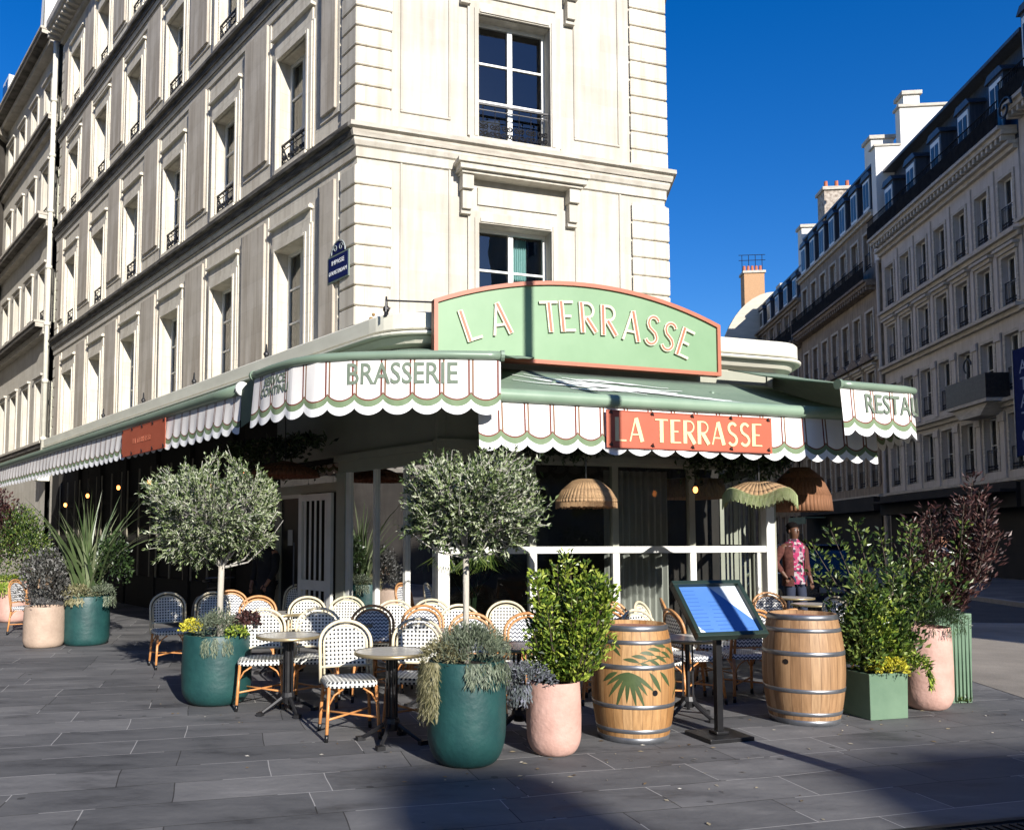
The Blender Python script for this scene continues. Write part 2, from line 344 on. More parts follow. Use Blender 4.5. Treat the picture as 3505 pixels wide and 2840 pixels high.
# ------------------------------------------------------------ ground
def paving():
    m, n, b = newmat('slab_paving')
    tc = N(n, 'ShaderNodeTexCoord'); mp = N(n, 'ShaderNodeMapping'); mp.inputs['Rotation'].default_value = (0, 0, rad(-15)); mp.inputs['Location'].default_value = (.3, .2, 0)
    n.links.new(tc.outputs['Object'], mp.inputs[0])
    wz = N(n, 'ShaderNodeTexNoise'); wz.inputs['Scale'].default_value = .7; n.links.new(mp.outputs[0], wz.inputs['Vector'])
    ad = N(n, 'ShaderNodeMix', data_type='RGBA', blend_type='LINEAR_LIGHT'); ad.inputs[0].default_value = .05
    n.links.new(mp.outputs[0], ad.inputs[6]); n.links.new(wz.outputs['Color'], ad.inputs[7])
    bk = N(n, 'ShaderNodeTexBrick'); bk.offset = .37; bk.offset_frequency = 2; bk.squash = 1.35; bk.squash_frequency = 3
    for k, v in (('Scale', 1), ('Brick Width', 1.02), ('Row Height', .45), ('Mortar Size', .004), ('Mortar Smooth', .15), ('Bias', 0)): bk.inputs[k].default_value = v
    bk.inputs['Color1'].default_value = (.10, .101, .105, 1); bk.inputs['Color2'].default_value = (.165, .164, .166, 1); bk.inputs['Mortar'].default_value = (.045, .044, .043, 1)
    n.links.new(ad.outputs[2], bk.inputs['Vector'])
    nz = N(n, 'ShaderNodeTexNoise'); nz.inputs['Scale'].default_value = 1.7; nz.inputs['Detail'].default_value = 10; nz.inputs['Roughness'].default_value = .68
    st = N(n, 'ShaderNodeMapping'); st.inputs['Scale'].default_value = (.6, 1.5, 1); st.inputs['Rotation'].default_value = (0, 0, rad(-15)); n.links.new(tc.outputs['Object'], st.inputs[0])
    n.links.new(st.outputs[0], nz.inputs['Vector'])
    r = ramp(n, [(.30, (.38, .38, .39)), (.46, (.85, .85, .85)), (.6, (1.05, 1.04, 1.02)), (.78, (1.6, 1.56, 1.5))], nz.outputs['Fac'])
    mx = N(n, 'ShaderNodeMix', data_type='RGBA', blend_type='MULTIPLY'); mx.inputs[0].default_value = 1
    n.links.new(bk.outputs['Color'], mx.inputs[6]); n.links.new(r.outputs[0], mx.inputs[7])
    # pale lime in some joints, dark gum spots
    n3 = N(n, 'ShaderNodeTexNoise'); n3.inputs['Scale'].default_value = .9; n3.inputs['Detail'].default_value = 3; n.links.new(tc.outputs['Object'], n3.inputs['Vector'])
    lime = mathn(n, 'MULTIPLY', bk.outputs['Fac'], mathn(n, 'GREATER_THAN', n3.outputs['Fac'], .5))
    m2 = N(n, 'ShaderNodeMix', data_type='RGBA'); n.links.new(lime, m2.inputs[0]); n.links.new(mx.outputs[2], m2.inputs[6]); m2.inputs[7].default_value = (.34, .33, .32, 1)
    vo = N(n, 'ShaderNodeTexVoronoi'); vo.inputs['Scale'].default_value = 2.6; n.links.new(tc.outputs['Object'], vo.inputs['Vector'])
    sp = mathn(n, 'MULTIPLY', mathn(n, 'LESS_THAN', vo.outputs['Distance'], .07), .6)
    m3 = N(n, 'ShaderNodeMix', data_type='RGBA'); n.links.new(sp, m3.inputs[0]); n.links.new(m2.outputs[2], m3.inputs[6]); m3.inputs[7].default_value = (.02, .02, .02, 1)
    n.links.new(m3.outputs[2], b.inputs['Base Color'])
    b.inputs['Specular IOR Level'].default_value = .28; rr = ramp(n, [(.3, (.62,)*3), (.7, (.9,)*3)], nz.outputs['Fac']); n.links.new(rr.outputs[0], b.inputs['Roughness'])
    n4 = N(n, 'ShaderNodeTexNoise'); n4.inputs['Scale'].default_value = 14; n4.inputs['Detail'].default_value = 9; n.links.new(tc.outputs['Object'], n4.inputs['Vector'])
    hh = mathn(n, 'SUBTRACT', n4.outputs['Fac'], mathn(n, 'MULTIPLY', bk.outputs['Fac'], 1.6))
    bp = N(n, 'ShaderNodeBump'); bp.inputs['Strength'].default_value = .45; bp.inputs['Distance'].default_value = .01
    n.links.new(hh, bp.inputs['Height']); n.links.new(bp.outputs[0], b.inputs['Normal'])
    return m
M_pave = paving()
M_road = mat('asphalt', (.04, .04, .042), (.06, .06, .06), .8, scale=1.2, bump=.3, bscale=60)
M_kerb = mat('granite_kerb', (.22, .21, .2), (.30, .29, .28), .8, scale=8, bump=.2)
def sp_(p, q): v = nS * p + S * q; return (v.x, v.y)
mb = MB()
for p0, p1, q0, q1 in ((-200, 5.9, -200, 400), (5.9, 12.6, -200, 17.5), (12.6, 200, -200, 400)):
    mb.face([(*sp_(p0, q0), 0), (*sp_(p1, q0), 0), (*sp_(p1, q1), 0), (*sp_(p0, q1), 0)])
struct(mb.build('pavement', M_pave))
mb = MB(); mb.face([(*sp_(5.9, 17.5), -.12), (*sp_(12.6, 17.5), -.12), (*sp_(12.6, 400), -.12), (*sp_(5.9, 400), -.12)])
struct(mb.build('road', M_road))
mb = MB(); mb.face([(*sp_(5.1, -30), .004), (*sp_(19.2, -30), .004), (*sp_(19.2, 17.3), .004), (*sp_(5.1, 17.3), .004)])
struct(mb.build('sidewalk', mat('pale_sidewalk', (.19, .17, .145), (.33, .295, .25), .8, scale=.7, bump=.3, bscale=30)))
mb = MB(); FSs = fr(Vector((0, 0)), S)
for a, b_, c, d in ((17.5, 120, -5.9, -5.72), (17.5, 120, -12.78, -12.6)): mb.box(a, b_, c, d, -.14, .006)
mb.box(17.32, 17.5, -12.78, -5.72, -.14, .008)
bevel(struct(mb.build('kerb', M_kerb, M=FSs)), .015)
# drain grille in the paving at the bottom right
g = thing('drain_grate', 'black iron slotted drain grate set in the shaded paving', 'grate', Matrix.Translation((2.78, 4.66, .003)) @ Matrix.Rotation(rad(14), 4, 'Z'))
mb = MB(); mb.box(-.55, .75, -.34, -.3, 0, .012); mb.box(-.55, .75, .22, .26, 0, .012); mb.box(-.55, -.51, -.3, .22, 0, .012); mb.box(.71, .75, -.3, .22, 0, .012)
mb.build('frame', M_iron, g)
mb = MB(); mb.box(-.51, .71, -.3, .22, 0, .002); mb.build('drain_pit', M_black, g)
mb = MB()
for i in range(20): mb.box(-.44 + i*.058, -.412 + i*.058, -.26, .18, .002, .01)
mb.build('slats', M_iron, g)
# ------------------------------------------------------------ windows and ironwork
def spiral(c, r, turns, flip=1, a0=0, n=22):
    return [(c[0] + flip*r*(1-.82*i/n)*math.cos(a0+2*PI*turns*i/n), 0, c[1] + r*(1-.82*i/n)*math.sin(a0+2*PI*turns*i/n)) for i in range(n+1)]
def railing_mesh(w_, h=.48, k=5):
    mb = MB(); mb.bar((-w_/2, 0, h), (w_/2, 0, h), .035, .03); mb.bar((-w_/2, 0, .03), (w_/2, 0, .03), .02); mb.bar((-w_/2, 0, h-.1), (w_/2, 0, h-.1), .014)
    for x in (-w_/2+.01, w_/2-.01): mb.bar((x, 0, .0), (x, 0, h), .02)
    s_ = w_ / k
    for i in range(k):
        cx = -w_/2 + s_*(i+.5)
        for f in (1, -1):
            mb.tube(spiral((cx+f*s_*.22, .26), s_*.26, 1.35, f, PI*.9, 14), .013, 4); mb.tube(spiral((cx+f*s_*.22, .12), s_*.24, 1.3, f, -PI*.2, 14), .012, 4)
        mb.tube([(cx, 0, .03), (cx, 0, h-.1)], .009, 4); mb.sphere((cx, 0, h-.05), .02, 4)
    return mb.mesh('railing', M_iron)
RAIL = {}
def railing(w_, h=.48):
    k = (round(w_, 2), h)
    if k not in RAIL: RAIL[k] = railing_mesh(w_, h, max(3, int(w_/.2)))
    return RAIL[k]
WIN = {}
def window(parent, M, w_, h, rows=3, rail=True, curtain=None, fm=None, railh=.48, pane=None, surround=None):
    """M: frame at the opening's bottom centre, wall face at y=0; the window sits .24 behind"""
    key = (round(w_, 2), round(h, 2), rows, fm and fm.name, curtain and curtain.name, pane and pane.name)
    if key not in WIN:
        f = MB(); y = .22; q = .055
        f.box(-w_/2, -w_/2+q, y, y+.07, 0, h); f.box(w_/2-q, w_/2, y, y+.07, 0, h); f.box(-w_/2+q, w_/2-q, y, y+.07, h-q, h); f.box(-w_/2+q, w_/2-q, y, y+.07, 0, .1)
        f.box(-.045, .045, y-.015, y+.06, .1, h-q)
        for s_ in (-1, 1):
            a, b = (s_*.045, s_*(w_/2-q)); a, b = min(a, b), max(a, b)
            for i in range(1, rows): z = .1 + (h-.15)*i/rows; f.box(a, b, y+.01, y+.05, z-.018, z+.018)
        g_ = MB(); g_.face([(-w_/2+q, y+.035, .1), (w_/2-q, y+.035, .1), (w_/2-q, y+.035, h-q), (-w_/2+q, y+.035, h-q)])
        c_ = None
        if curtain:
            c_ = MB(); n = 26
            for a, b in ((-w_/2+.03, -.03), (.03, w_/2-.03)):
                for i in range(n):
                    x0 = a+(b-a)*i/n; x1 = a+(b-a)*(i+1)/n; yy = lambda x: y+.16+.02*math.sin(x*55)
                    c_.face([(x0, yy(x0), .05), (x1, yy(x1), .05), (x1, yy(x1), h), (x0, yy(x0), h)])
        WIN[key] = (f.mesh('window', fm or M_white), g_.mesh('pane', pane or M_glass), c_ and c_.mesh('curtain', curtain, True))
    a, b, c = WIN[key]
    o = link('window', a, parent, W(parent, M)); link('pane', b, o)
    if c: link('curtain', c, o)
    if surround: link('surround', surround, o)
    if rail: link('railing', railing(w_, railh), o, T(0, .06, 0))
    return o
# ------------------------------------------------------------ the corner building
FLOORS = [(4.95, 7.05), (8.62, 10.8), (12.5, 14.55), (16.08, 17.95)]
bld = thing('corner_building', 'cream stone corner building with moulded window frames and black-banded cornices, behind the brasserie terrace', 'building', (X0.x, X0.y, 0))
HT = 19.5
hol = []
for k in range(6):
    cx = -(2.2 + 3.02*k)
    for a, b in FLOORS: hol.append((cx-.56, cx+.56, a, b))
mb = MB(); rect_holes(mb, -19.2, 0, 0, HT, hol, 0, .34); wl = mb.build('wall', M_ashlar, bld, W(bld, FL))
hf = [(2.12, 3.48, a, b) for a, b in ((4.85, 7.05), (8.57, 10.78), (12.5, 14.55), (16.08, 17.95))]
mb = MB(); rect_holes(mb, 0, 5.8, 0, HT, hf, 0, .34); mb.build('wall', M_stone, bld, W(bld, FF))
mb = MB(); rect_holes(mb, 0, 14, 0, HT, [(1.6+k*2.6, 2.8+k*2.6, a, b) for k in range(4) for a, b in FLOORS[1:]], 0, .34); mb.build('wall', M_stone, bld, W(bld, FS))
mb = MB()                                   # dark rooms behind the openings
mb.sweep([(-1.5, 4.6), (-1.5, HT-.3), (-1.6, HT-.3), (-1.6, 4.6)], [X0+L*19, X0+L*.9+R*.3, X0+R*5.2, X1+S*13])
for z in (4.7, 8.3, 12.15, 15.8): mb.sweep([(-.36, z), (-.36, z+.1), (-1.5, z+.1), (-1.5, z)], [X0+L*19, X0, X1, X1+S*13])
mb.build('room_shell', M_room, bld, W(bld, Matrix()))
cpath = [X0+L*19.2, X0, X1, X1+S*14]
for zc, out in ((8.44, .21), (12.26, .2), (15.75, .2)):
    mb = MB()
    mb.sweep([(-.02, zc-.52), (.035, zc-.52), (.035, zc-.36), (.07, zc-.34), (.10, zc-.27), (.10, zc-.22), (-.02, zc-.22)], cpath, 0)
    mb.sweep([(-.02, zc-.215), (.13, zc-.215), (out-.06, zc-.15), (out-.06, zc-.11), (out, zc-.085), (out, zc-.01), (out-.06, zc+.015), (-.02, zc+.05)], cpath, 1)
    mb.build('cornice', [M_stone, M_corn], bld, W(bld, Matrix()))
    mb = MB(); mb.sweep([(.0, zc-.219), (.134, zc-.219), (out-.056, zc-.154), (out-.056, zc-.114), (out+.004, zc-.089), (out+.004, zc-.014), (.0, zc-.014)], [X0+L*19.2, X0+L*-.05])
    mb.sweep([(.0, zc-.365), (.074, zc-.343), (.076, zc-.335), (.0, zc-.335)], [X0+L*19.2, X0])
    mb.build('cornice_dark_band', M_dkcorn, bld, W(bld, Matrix()))  # near-black bands along the left cornice faces and undersides
mb = MB(); mb.sweep([(-.02, HT-.5), (.12, HT-.5), (.12, HT-.3), (.55, HT-.18), (.6, HT-.1), (.6, HT+.12), (.52, HT+.16), (-.3, HT+.2)], cpath)
mb.build('eave_cornice', M_corn, bld, W(bld, Matrix()))
mb = MB()
for k in range(56): x = -.35*k-.1; mb.box(x-.07, x+.07, -.5, -.1, HT-.34, HT-.2)
mb.build('eave_modillions', M_corn, bld, W(bld, FL))
def mansard(z0, h=2.6, inset=1.3):
    mb = MB(); mb.sweep([(.3, z0), (.3, z0+.25), (.1, z0+.25), (-inset+.5, z0+h*.8), (-inset-.2, z0+h), (-6, z0+h+.5), (-6, z0)], [X0+L*19.2, X0+L*2, X0+L*1+R*.4, X0+R*5.2+nR*-.5, X1+S*14]); return mb
mansard(HT+.2).build('roof', M_zinc, bld, W(bld, Matrix()))
# left side ornament
SUR = {}
def surround_left(h):
    if h not in SUR:
        mb = MB()
        for s_ in (-1, 1):
            x0 = s_*.56; mb.box(x0, x0+s_*.17, -.05, .02, -.02, h+.17); mb.box(x0+s_*.01, x0+s_*.06, -.075, -.05, 0, h+.06); mb.box(x0+s_*.17, x0+s_*.22, -.03, .02, 0, h+.2)
        mb.box(-.56, .56, -.05, .02, h, h+.17); mb.box(-.55, .55, -.075, -.05, h+.01, h+.06)
        mb.box(-.73, .73, -.03, .02, h+.172, h+.45); mb.box(-.78, .78, -.10, .02, h+.452, h+.50); mb.box(-.74, .74, -.06, .02, h+.502, h+.545)
        mb.box(-.6, .6, -.09, .34, -.07, -.001); SUR[h] = mb.mesh('surround', M_ashlar)
    return SUR[h]
PZ = ((4.6, 7.75), (9.0, 11.75), (12.85, 15.3), (16.4, 18.75)); PM = {}
def panel(x0, x1, zb, zt):
    k = (round(x1-x0, 2), round(zt-zb, 2))
    if k not in PM:
        w_, h = x1-x0, zt-zb; mb = MB(); mb.box(-w_/2, w_/2, -.07, .01, 0, h); PM[k] = mb.mesh('wall_panel', M_panel)
        mb = MB(); mb.box(-w_/2-.08, w_/2+.08, -.025, .012, -.09, h+.09); PM[k] = (PM[k], mb.mesh('panel_border', M_ashlar))
    o = link('wall_panel', PM[k][0], bld, W(bld, FL @ T((x0+x1)/2, 0, zb))); bevel(o, .01, 1); link('panel_border', PM[k][1], o)
for zb, zt in PZ:
    panel(-1.1, -.62, zb, zt)
    for k in range(5): px = -(2.2+3.02*k)-1.51; panel(px-.5, px+.5, zb, zt)
    px = -(2.2+3.02*5)-1.51; panel(px+.05, px+.55, zb, zt)
# quoins
def stacks(name, z0, fn):
    mb = MB(); z = z0
    def flush():
        nonlocal mb
        if mb.v: bevel(mb.build(name, M_ashlar, bld, W(bld, Matrix())), .012, 1)
        mb = MB()
    while z < HT-.6:
        if any(zc-.56 < z+.15 < zc+.04 for zc in (8.44, 12.26, 15.75)): flush()
        else: fn(mb, z, z+.305); fn(mb, z+.30, z+.342, .02)
        z += .337
    flush()
def qa(mb, a, b, e=.045):
    pts = [X0+L*(.405+e)+nL*e, X0+nL*e*1.1+nR*e*1.1, X0+R*(.545+e)+nR*e, X0+R*.545-nR*.02, X0+L*.405-nL*.02]; mb.prism([(p.x, p.y) for p in pts], a, b)
def qb(mb, a, b, e=.045):
    pts = [X1-R*(.675+e)+nR*e, X1+nR*e*1.1+nS*e*1.1, X1+S*.5+nS*e, X1+S*.5-nS*.02, X1-R*.675-nR*.02]; mb.prism([(p.x, p.y) for p in pts], a, b)
stacks('quoins', 4.42, qa); stacks('quoins', 4.42, qb)
def qc(mb, a, b, e=.04):
    pts = [X0+L*19.15+nL*e, X0+L*18.75+nL*e, X0+L*18.75-nL*.01, X0+L*19.15-nL*.01]; mb.prism([(p.x, p.y) for p in pts], a, b)
stacks('quoins', 4.42, qc)
# front ornament
def surround_front(h):
    mb = MB()
    for x0, s_ in ((-.68, -1), (.68, 1)):
        mb.box(x0, x0+s_*.2, -.04, .02, 0, h+.2); mb.box(x0+s_*.02, x0+s_*.08, -.06, -.04, 0, h+.08)
    mb.box(-.68, .68, -.04, .02, h, h+.2); mb.box(-.66, .66, -.06, -.04, h+.02, h+.08)
    mb.box(-.85, .85, -.05, .34, -.1, -.001); zp = h+.93
    mb.box(-1.1, 1.25, -.30, .01, zp-.12, zp-.02); mb.box(-1.05, 1.2, -.24, .01, zp-.17, zp-.121); mb.box(-1.14, 1.29, -.34, .01, zp-.02, zp+.05)
    for cx in (-.93, 1.06):
        mb.box(cx-.1, cx+.1, -.2, .01, zp-.42, zp-.171); mb.box(cx-.08, cx+.08, -.14, .01, zp-.75, zp-.42); mb.box(cx-.09, cx+.09, -.09, .01, zp-.82, zp-.75)
    mb.box(-.7, .8, -.03, .012, h+.32, h+.62); return mb.mesh('surround', M_stone)
for x0, x1 in ((.73, 1.62), (3.95, 4.88)):
    for zb, zt in ((4.6, 7.95), (8.79, 11.75), (12.7, 15.3), (16.3, 18.7)):
        t_ = .04; mb = MB()
        for q in ((x0, x1, zt-t_, zt), (x0, x1, zb, zb+t_), (x0, x0+t_, zb+t_, zt-t_), (x1-t_, x1, zb+t_, zt-t_)): mb.box(q[0], q[1], -.025, .012, q[2], q[3])
        bevel(mb.build('panel_moulding', M_stone, bld, W(bld, FF)), .008, 1)
random.seed(3)
for k in range(6):
    for i, (a, b) in enumerate(FLOORS):
        window(bld, FL @ T(-(2.2+3.02*k), 0, a), 1.12, b-a, 3, rail=(i != 0), railh=.52, curtain=(M_curt, M_curt, M_curt, M_grcurt)[(k*7+i*5) % 4], surround=surround_left(round(b-a, 2)))
for i, (a, b) in enumerate(((4.85, 7.05), (8.57, 10.78), (12.5, 14.55), (16.08, 17.95))):
    window(bld, FF @ T(2.8, 0, a), 1.36, b-a, 3, rail=(i > 0), railh=.64, surround=surround_front(b-a))
mb = MB(); n = 30
for i in range(n):
    x0 = 2.92+.26*i/n; x1 = 2.92+.26*(i+1)/n; yy = lambda x: .42+.02*math.sin(x*150)
    mb.face([(x0, yy(x0), 4.9), (x1, yy(x1), 4.9), (x1, yy(x1), 7.0), (x0, yy(x0), 7.0)])
mb.build('curtain', M_teal, bld, W(bld, FF), smooth=True)
# blue street plate on the left face
def text_mesh(s, size, m, ext=.002, bold=0, sx=1):
    cu = bpy.data.curves.new('lettering', 'FONT'); cu.body = s; cu.size = size; cu.extrude = ext; cu.offset = bold; cu.align_x = 'CENTER'; cu.align_y = 'CENTER'; cu.resolution_u = 3
    o = bpy.data.objects.new('lettering', cu); me = bpy.data.meshes.new_from_object(o); bpy.data.objects.remove(o)
    for v in me.vertices: v.co.x *= sx
    me.materials.clear(); me.materials.append(m); return me
UPR = Matrix.Rotation(rad(90), 4, 'X')      # text from xy plane to the xz plane facing -y
pl = thing('street_plate', 'navy enamel street name plate with arched crest on the quoins', 'street sign', FL @ T(-.43, -.05, 6.2))
mb = MB(); mb.box(-.33, .33, -.03, 0, -.26, .2); bevel(mb.build('backing', mat('plate_edge', (.12, .17, .14), (.16, .2, .17), .5), pl), .008)
mb = MB(); mb.box(-.3, .3, -.036, -.03, -.23, .17)
mb.slab([(.2*math.cos(a*PI/12), .21+.19*math.sin(a*PI/12)) for a in range(13)], -.03, -.005); mb.build('plate', M_navy, pl)
mb = MB()
for f in (-1, 1): mb.tube([(p[0], -.034, p[2]) for p in spiral((f*.09, .29), .07, 1.2, f, 0, 14)], .008, 4)
mb.tube([(.215*math.cos(a*PI/12), -.03, .21+.205*math.sin(a*PI/12)) for a in range(13)], .012, 5); mb.build('crest_relief', mat('pewter', (.2, .24, .24), (.3, .33, .33), .5), pl)
link('lettering', text_mesh('IMPASSE', .11, M_letw), pl, T(0, -.0385, .06) @ UPR); link('lettering', text_mesh("D'AMSTERDAM", .095, M_letw, sx=.88), pl, T(0, -.0385, -.11) @ UPR)
# drain pipe between the two left buildings
dp = thing('drain_pipe', 'pale cast drain pipe running down between the corner building and its left neighbour', 'drain pipe', FL @ T(-19.55, -.18, 0))
mb = MB(); mb.tube([(0, 0, 3.8), (0, 0, 19.2)], .085, 10)
for z in range(5, 19, 2): mb.tube([(0, 0, z), (0, 0, z+.12)], .11, 10)
mb.build('pipe', M_cream, dp, smooth=True)
mb = MB(); mb.box(-.22, .22, -.2, .2, 3.6, 4.6); bevel(mb.build('hopper', M_cream, dp), .03)
# ------------------------------------------------------------ left neighbour
FL2 = [(4.9, 7.3), (9.45, 11.4), (13.3, 15.2), (16.9, 18.4)]
nb = thing('neighbour_building', 'cream stone building farther left, past the pale drain pipe', 'building', FL @ T(-19.9))
hol = []
for k in range(8):
    for a, b in FL2: hol.append((-(1.3+2.05*k)-.48, -(1.3+2.05*k)+.48, a, b))
mb = MB(); rect_holes(mb, -18, 0, 0, 19.5, hol, .0, .3); mb.build('wall', M_stone, nb)
mb = MB(); mb.box(-18, 0, 1.2, 1.3, .1, 19); mb.build('room_shell', M_room, nb)
for z, o in ((9.2, .5), (13.05, .5), (16.7, .3), (19.75, .6), (5., .2)):
    mb = MB(); mb.box(-18, .05, -o*.5, .0, z-.42, z-.2); mb.box(-18, .08, -o, .0, z-.2, z-.06); mb.box(-18, .1, -o-.05, .0, z-.055, z+.03)
    mb.build('cornice', M_corn, nb)
    mb = MB(); mb.box(-18, .081, -o-.004, -o, z-.2, z-.06); mb.box(-18, .05, -o+.02, -.01, z-.206, z-.201); mb.build('cornice_dark_band', M_dkcorn, nb)
def surround_nb(h):
    mb = MB()
    for s_ in (-1, 1): mb.box(s_*.48, s_*.62, -.05, .01, 0, h+.14)
    mb.box(-.48, .48, -.05, .01, h, h+.14); mb.box(-.66, .66, -.12, .01, h+.142, h+.22); return mb.mesh('surround', M_stone)
SN = {round(b-a, 2): surround_nb(b-a) for a, b in FL2}
for k in range(8):
    for i, (a, b) in enumerate(FL2): window(nb, FL @ T(-19.9-(1.3+2.05*k), 0, a), .96, b-a, 3, rail=i > 0, curtain=M_curt, surround=SN[round(b-a, 2)])
mb = MB(); mb.slab([(0, 0), (0, 0)], 0, 0) if 0 else None
mb.faces([(-18, 0, 19.8), (.1, 0, 19.8), (.1, 1.3, 22.2), (-18, 1.3, 22.2), (.1, 8, 22.6), (-18, 8, 22.6), (.1, 8, 19.8), (-18, 8, 19.8)], [(0, 1, 2, 3), (3, 2, 4, 5), (1, 6, 4, 2), (0, 3, 5, 7)])
mb.build('roof', M_zinc, nb)
mb = MB(); mb.prism([(-4.6, .4), (-4.2, .4), (-4.2, 5), (-4.6, 5)], 19.9, 24.6); mb.faces([(-4.63, .3, 21.3), (-4.18, .3, 21.3), (-4.18, .4, 24.6), (-4.63, .4, 24.6)], [(0, 1, 2, 3)])
mb.build('chimney', M_chim, nb)
mb = MB(); mb.box(-9.4, -8.2, -.1, 1.5, 19.9, 21.9); mb.build('dormer', M_white, nb)
mb = MB(); mb.box(-9.3, -8.85, -.13, -.1, 20.2, 21.7); mb.box(-8.75, -8.3, -.13, -.1, 20.2, 21.7); mb.build('dormer_glass', mat('dormer_glass', (.02, .03, .06), rough=.05), nb)
# ------------------------------------------------------------ glazed terrace
def isect(a, b): # p.nL = a, p.nR = b
    d = nL.x*nR.y - nL.y*nR.x; return Vector(((a*nR.y - nL.y*b)/d, (nL.x*b - a*nR.x)/d))
def rounded(path, rads, n=8):
    out = [path[0]]
    for i in range(1, len(path)-1):
        p, a, b = path[i], (path[i-1]-path[i]).normalized(), (path[i+1]-path[i]).normalized()
        th = a.angle(b)/2; t = rads[i-1]/math.tan(th); p0 = p+a*t; p1 = p+b*t
        c = p + (a+b).normalized()*(rads[i-1]/math.sin(th)); v0 = p0-c; v1 = p1-c; al = v0.angle(v1)
        for k in range(n+1):
            f = k/n; s0 = math.sin((1-f)*al)/math.sin(al); s1 = math.sin(f*al)/math.sin(al); out.append(c+v0*s0+v1*s1)
    out.append(path[-1]); return out
Q = isect(-5.75, -9.64)
Q2 = Q + R*6.0
fpath = rounded([Q + L*17.2, Q, Q2, Q2 + S*6], [.9, .55])
ver = thing('glazed_terrace', 'sage and cream glazed terrace with rounded roof fascia built against the corner building', 'terrace', (P1.x, P1.y, 0))
mb = MB()
mb.sweep([(-.35, 4.235), (-.02, 4.235), (0, 4.25), (0, 4.43), (-.02, 4.45), (-.35, 4.45)], fpath, 0)
mb.sweep([(-.35, 4.165), (.03, 4.165), (.045, 4.18), (.045, 4.205), (-.0, 4.215), (-.35, 4.215)], fpath, 0)
mb.sweep([(-.35, 4.0), (-.22, 4.0), (-.2, 4.04), (-.1, 4.08), (-.04, 4.15), (-.04, 4.16), (-.35, 4.16)], fpath, 0)
mb.build('fascia', M_cream, ver, W(ver, Matrix()))
mb = MB(); mb.sweep([(-.3, 4.216), (-.03, 4.216), (-.03, 4.234), (-.3, 4.234)], fpath); mb.build('fascia_groove', M_black, ver, W(ver, Matrix()))
def inset(path, o):
    out = []
    for i, p in enumerate(path):
        d0 = (path[i]-path[i-1]).normalized() if i else (path[1]-path[0]).normalized(); d1 = (path[i+1]-path[i]).normalized() if i < len(path)-1 else d0
        d = (d0+d1).normalized(); out.append((p.x-d.y*o, p.y+d.x*o))
    return out
mb = MB()
inn = [(q.x, q.y) for q in (X1+S*4+nS*.05, X1+nR*.02+nS*.05, X0+nR*.02+nL*.03, X0+L*16.5+nL*.03)]
mb.prism(inset(fpath, .2)+inn, 4.26, 4.40); mb.prism(inset(fpath, .25)+inn, 4.02, 4.06)
mb.build('roof_deck', M_sage, ver, W(ver, Matrix()))
mb = MB()
mb.box(-.08, 4.9, .02, .1, 2.9, 4.02); mb.box(-.1, 4.92, -.04, .12, 2.78, 2.90); mb.box(-.1, 4.92, -.02, .1, 2.62, 2.78)
for t in (0, 1.2, 2.39, 3.57): mb.box(t-.045, t+.045, .0, .08, 1.56, 2.62)
mb.box(1.28, 3.5, -.06, -.022, 2.66, 2.74)
mb.build('upper_frame', M_sage, ver, W(ver, VF))
mb = MB()
mb.box(-.08, .07, -.03, .1, 0, 1.56); mb.box(.07, 4.76, -.02, .08, 1.47, 1.56)
for t in (1.2, 2.39, 3.57): mb.box(t-.05, t+.05, -.01, .09, .0, 1.47)
mb.box(4.76, 4.9, -.03, .1, 0, 2.62); mb.box(4.62, 4.67, .0, .07, 0, 1.47)
for t in (-.03, .0, .03): mb.box(t-.012, t+.004, -.042, -.03, .02, 1.5)
for t in (.07, 1.25, 2.44, 3.62):
    mb.box(t, t+1.0, .01, .06, .02, .14)
bevel(mb.build('front_frame', M_white, ver, W(ver, VF)), .006, 1)
mb = MB()
for a, b in ((.07, 1.15), (1.25, 2.34), (2.44, 3.52), (3.62, 4.62)): mb.face([(a, .04, .14), (b, .04, .14), (b, .04, 1.47), (a, .04, 1.47)]); mb.face([(a, .05, 1.56), (b, .05, 1.56), (b, .05, 2.62), (a, .05, 2.62)])
mb.build('front_glass', M_vglass, ver, W(ver, VF))
mb = MB()
mb.box(-2.5, -.05, .0, .1, 2.62, 2.78); mb.box(-2.55, .0, -.05, .12, 2.78, 2.88); mb.box(-4.5, -.0, .03, .11, 2.88, 4.02)
mb.box(-2.5, -2.28, -.03, .1, 0, 2.62); mb.box(-4.45, -2.5, .0, .1, 2.36, 2.5); mb.box(-4.45, -4.28, -.02, .1, 0, 2.36)
mb.build('side_header', M_sage, ver, W(ver, VL))
mb = MB()
for t in (.2, .83, 1.54): mb.box(-t-.03, -t+.03, -.0, .08, 0, 2.62)
mb.box(-2.28, -2.2, .0, .08, 0, 2.62); mb.box(-2.2, -.1, .01, .07, 0, .1)
mb.build('side_mullions', M_white, ver, W(ver, VL))
mb = MB()
for a, b in ((.23, .8), (.86, 1.51), (1.57, 2.2)): mb.face([(-a, .04, .1), (-b, .04, .1), (-b, .04, 2.62), (-a, .04, 2.62)])
mb.face([(-2.55, .05, 2.5), (-4.4, .05, 2.5), (-4.4, .05, 2.78), (-2.55, .05, 2.78)])
mb.build('side_glass', glass('side_glass', 1.5, (.5, .55, .53)), ver, W(ver, VL))
mb = MB(); a, b = -2.6, -3.58
mb.box(b, b+.1, -.06, -.01, .05, 2.34); mb.box(a-.12, a, -.06, -.01, .05, 2.34); mb.box(b+.1, a-.12, -.055, -.015, .88, 1.03); mb.box(b+.1, a-.12, -.055, -.015, 2.24, 2.34); mb.box(b+.1, a-.12, -.055, -.015, .05, .2)
for i in range(5): x = b+.19+i*.155; mb.box(x-.022, x+.022, -.05, -.035, .2, .88); mb.box(x-.022, x+.022, -.05, -.035, 1.03, 2.24)
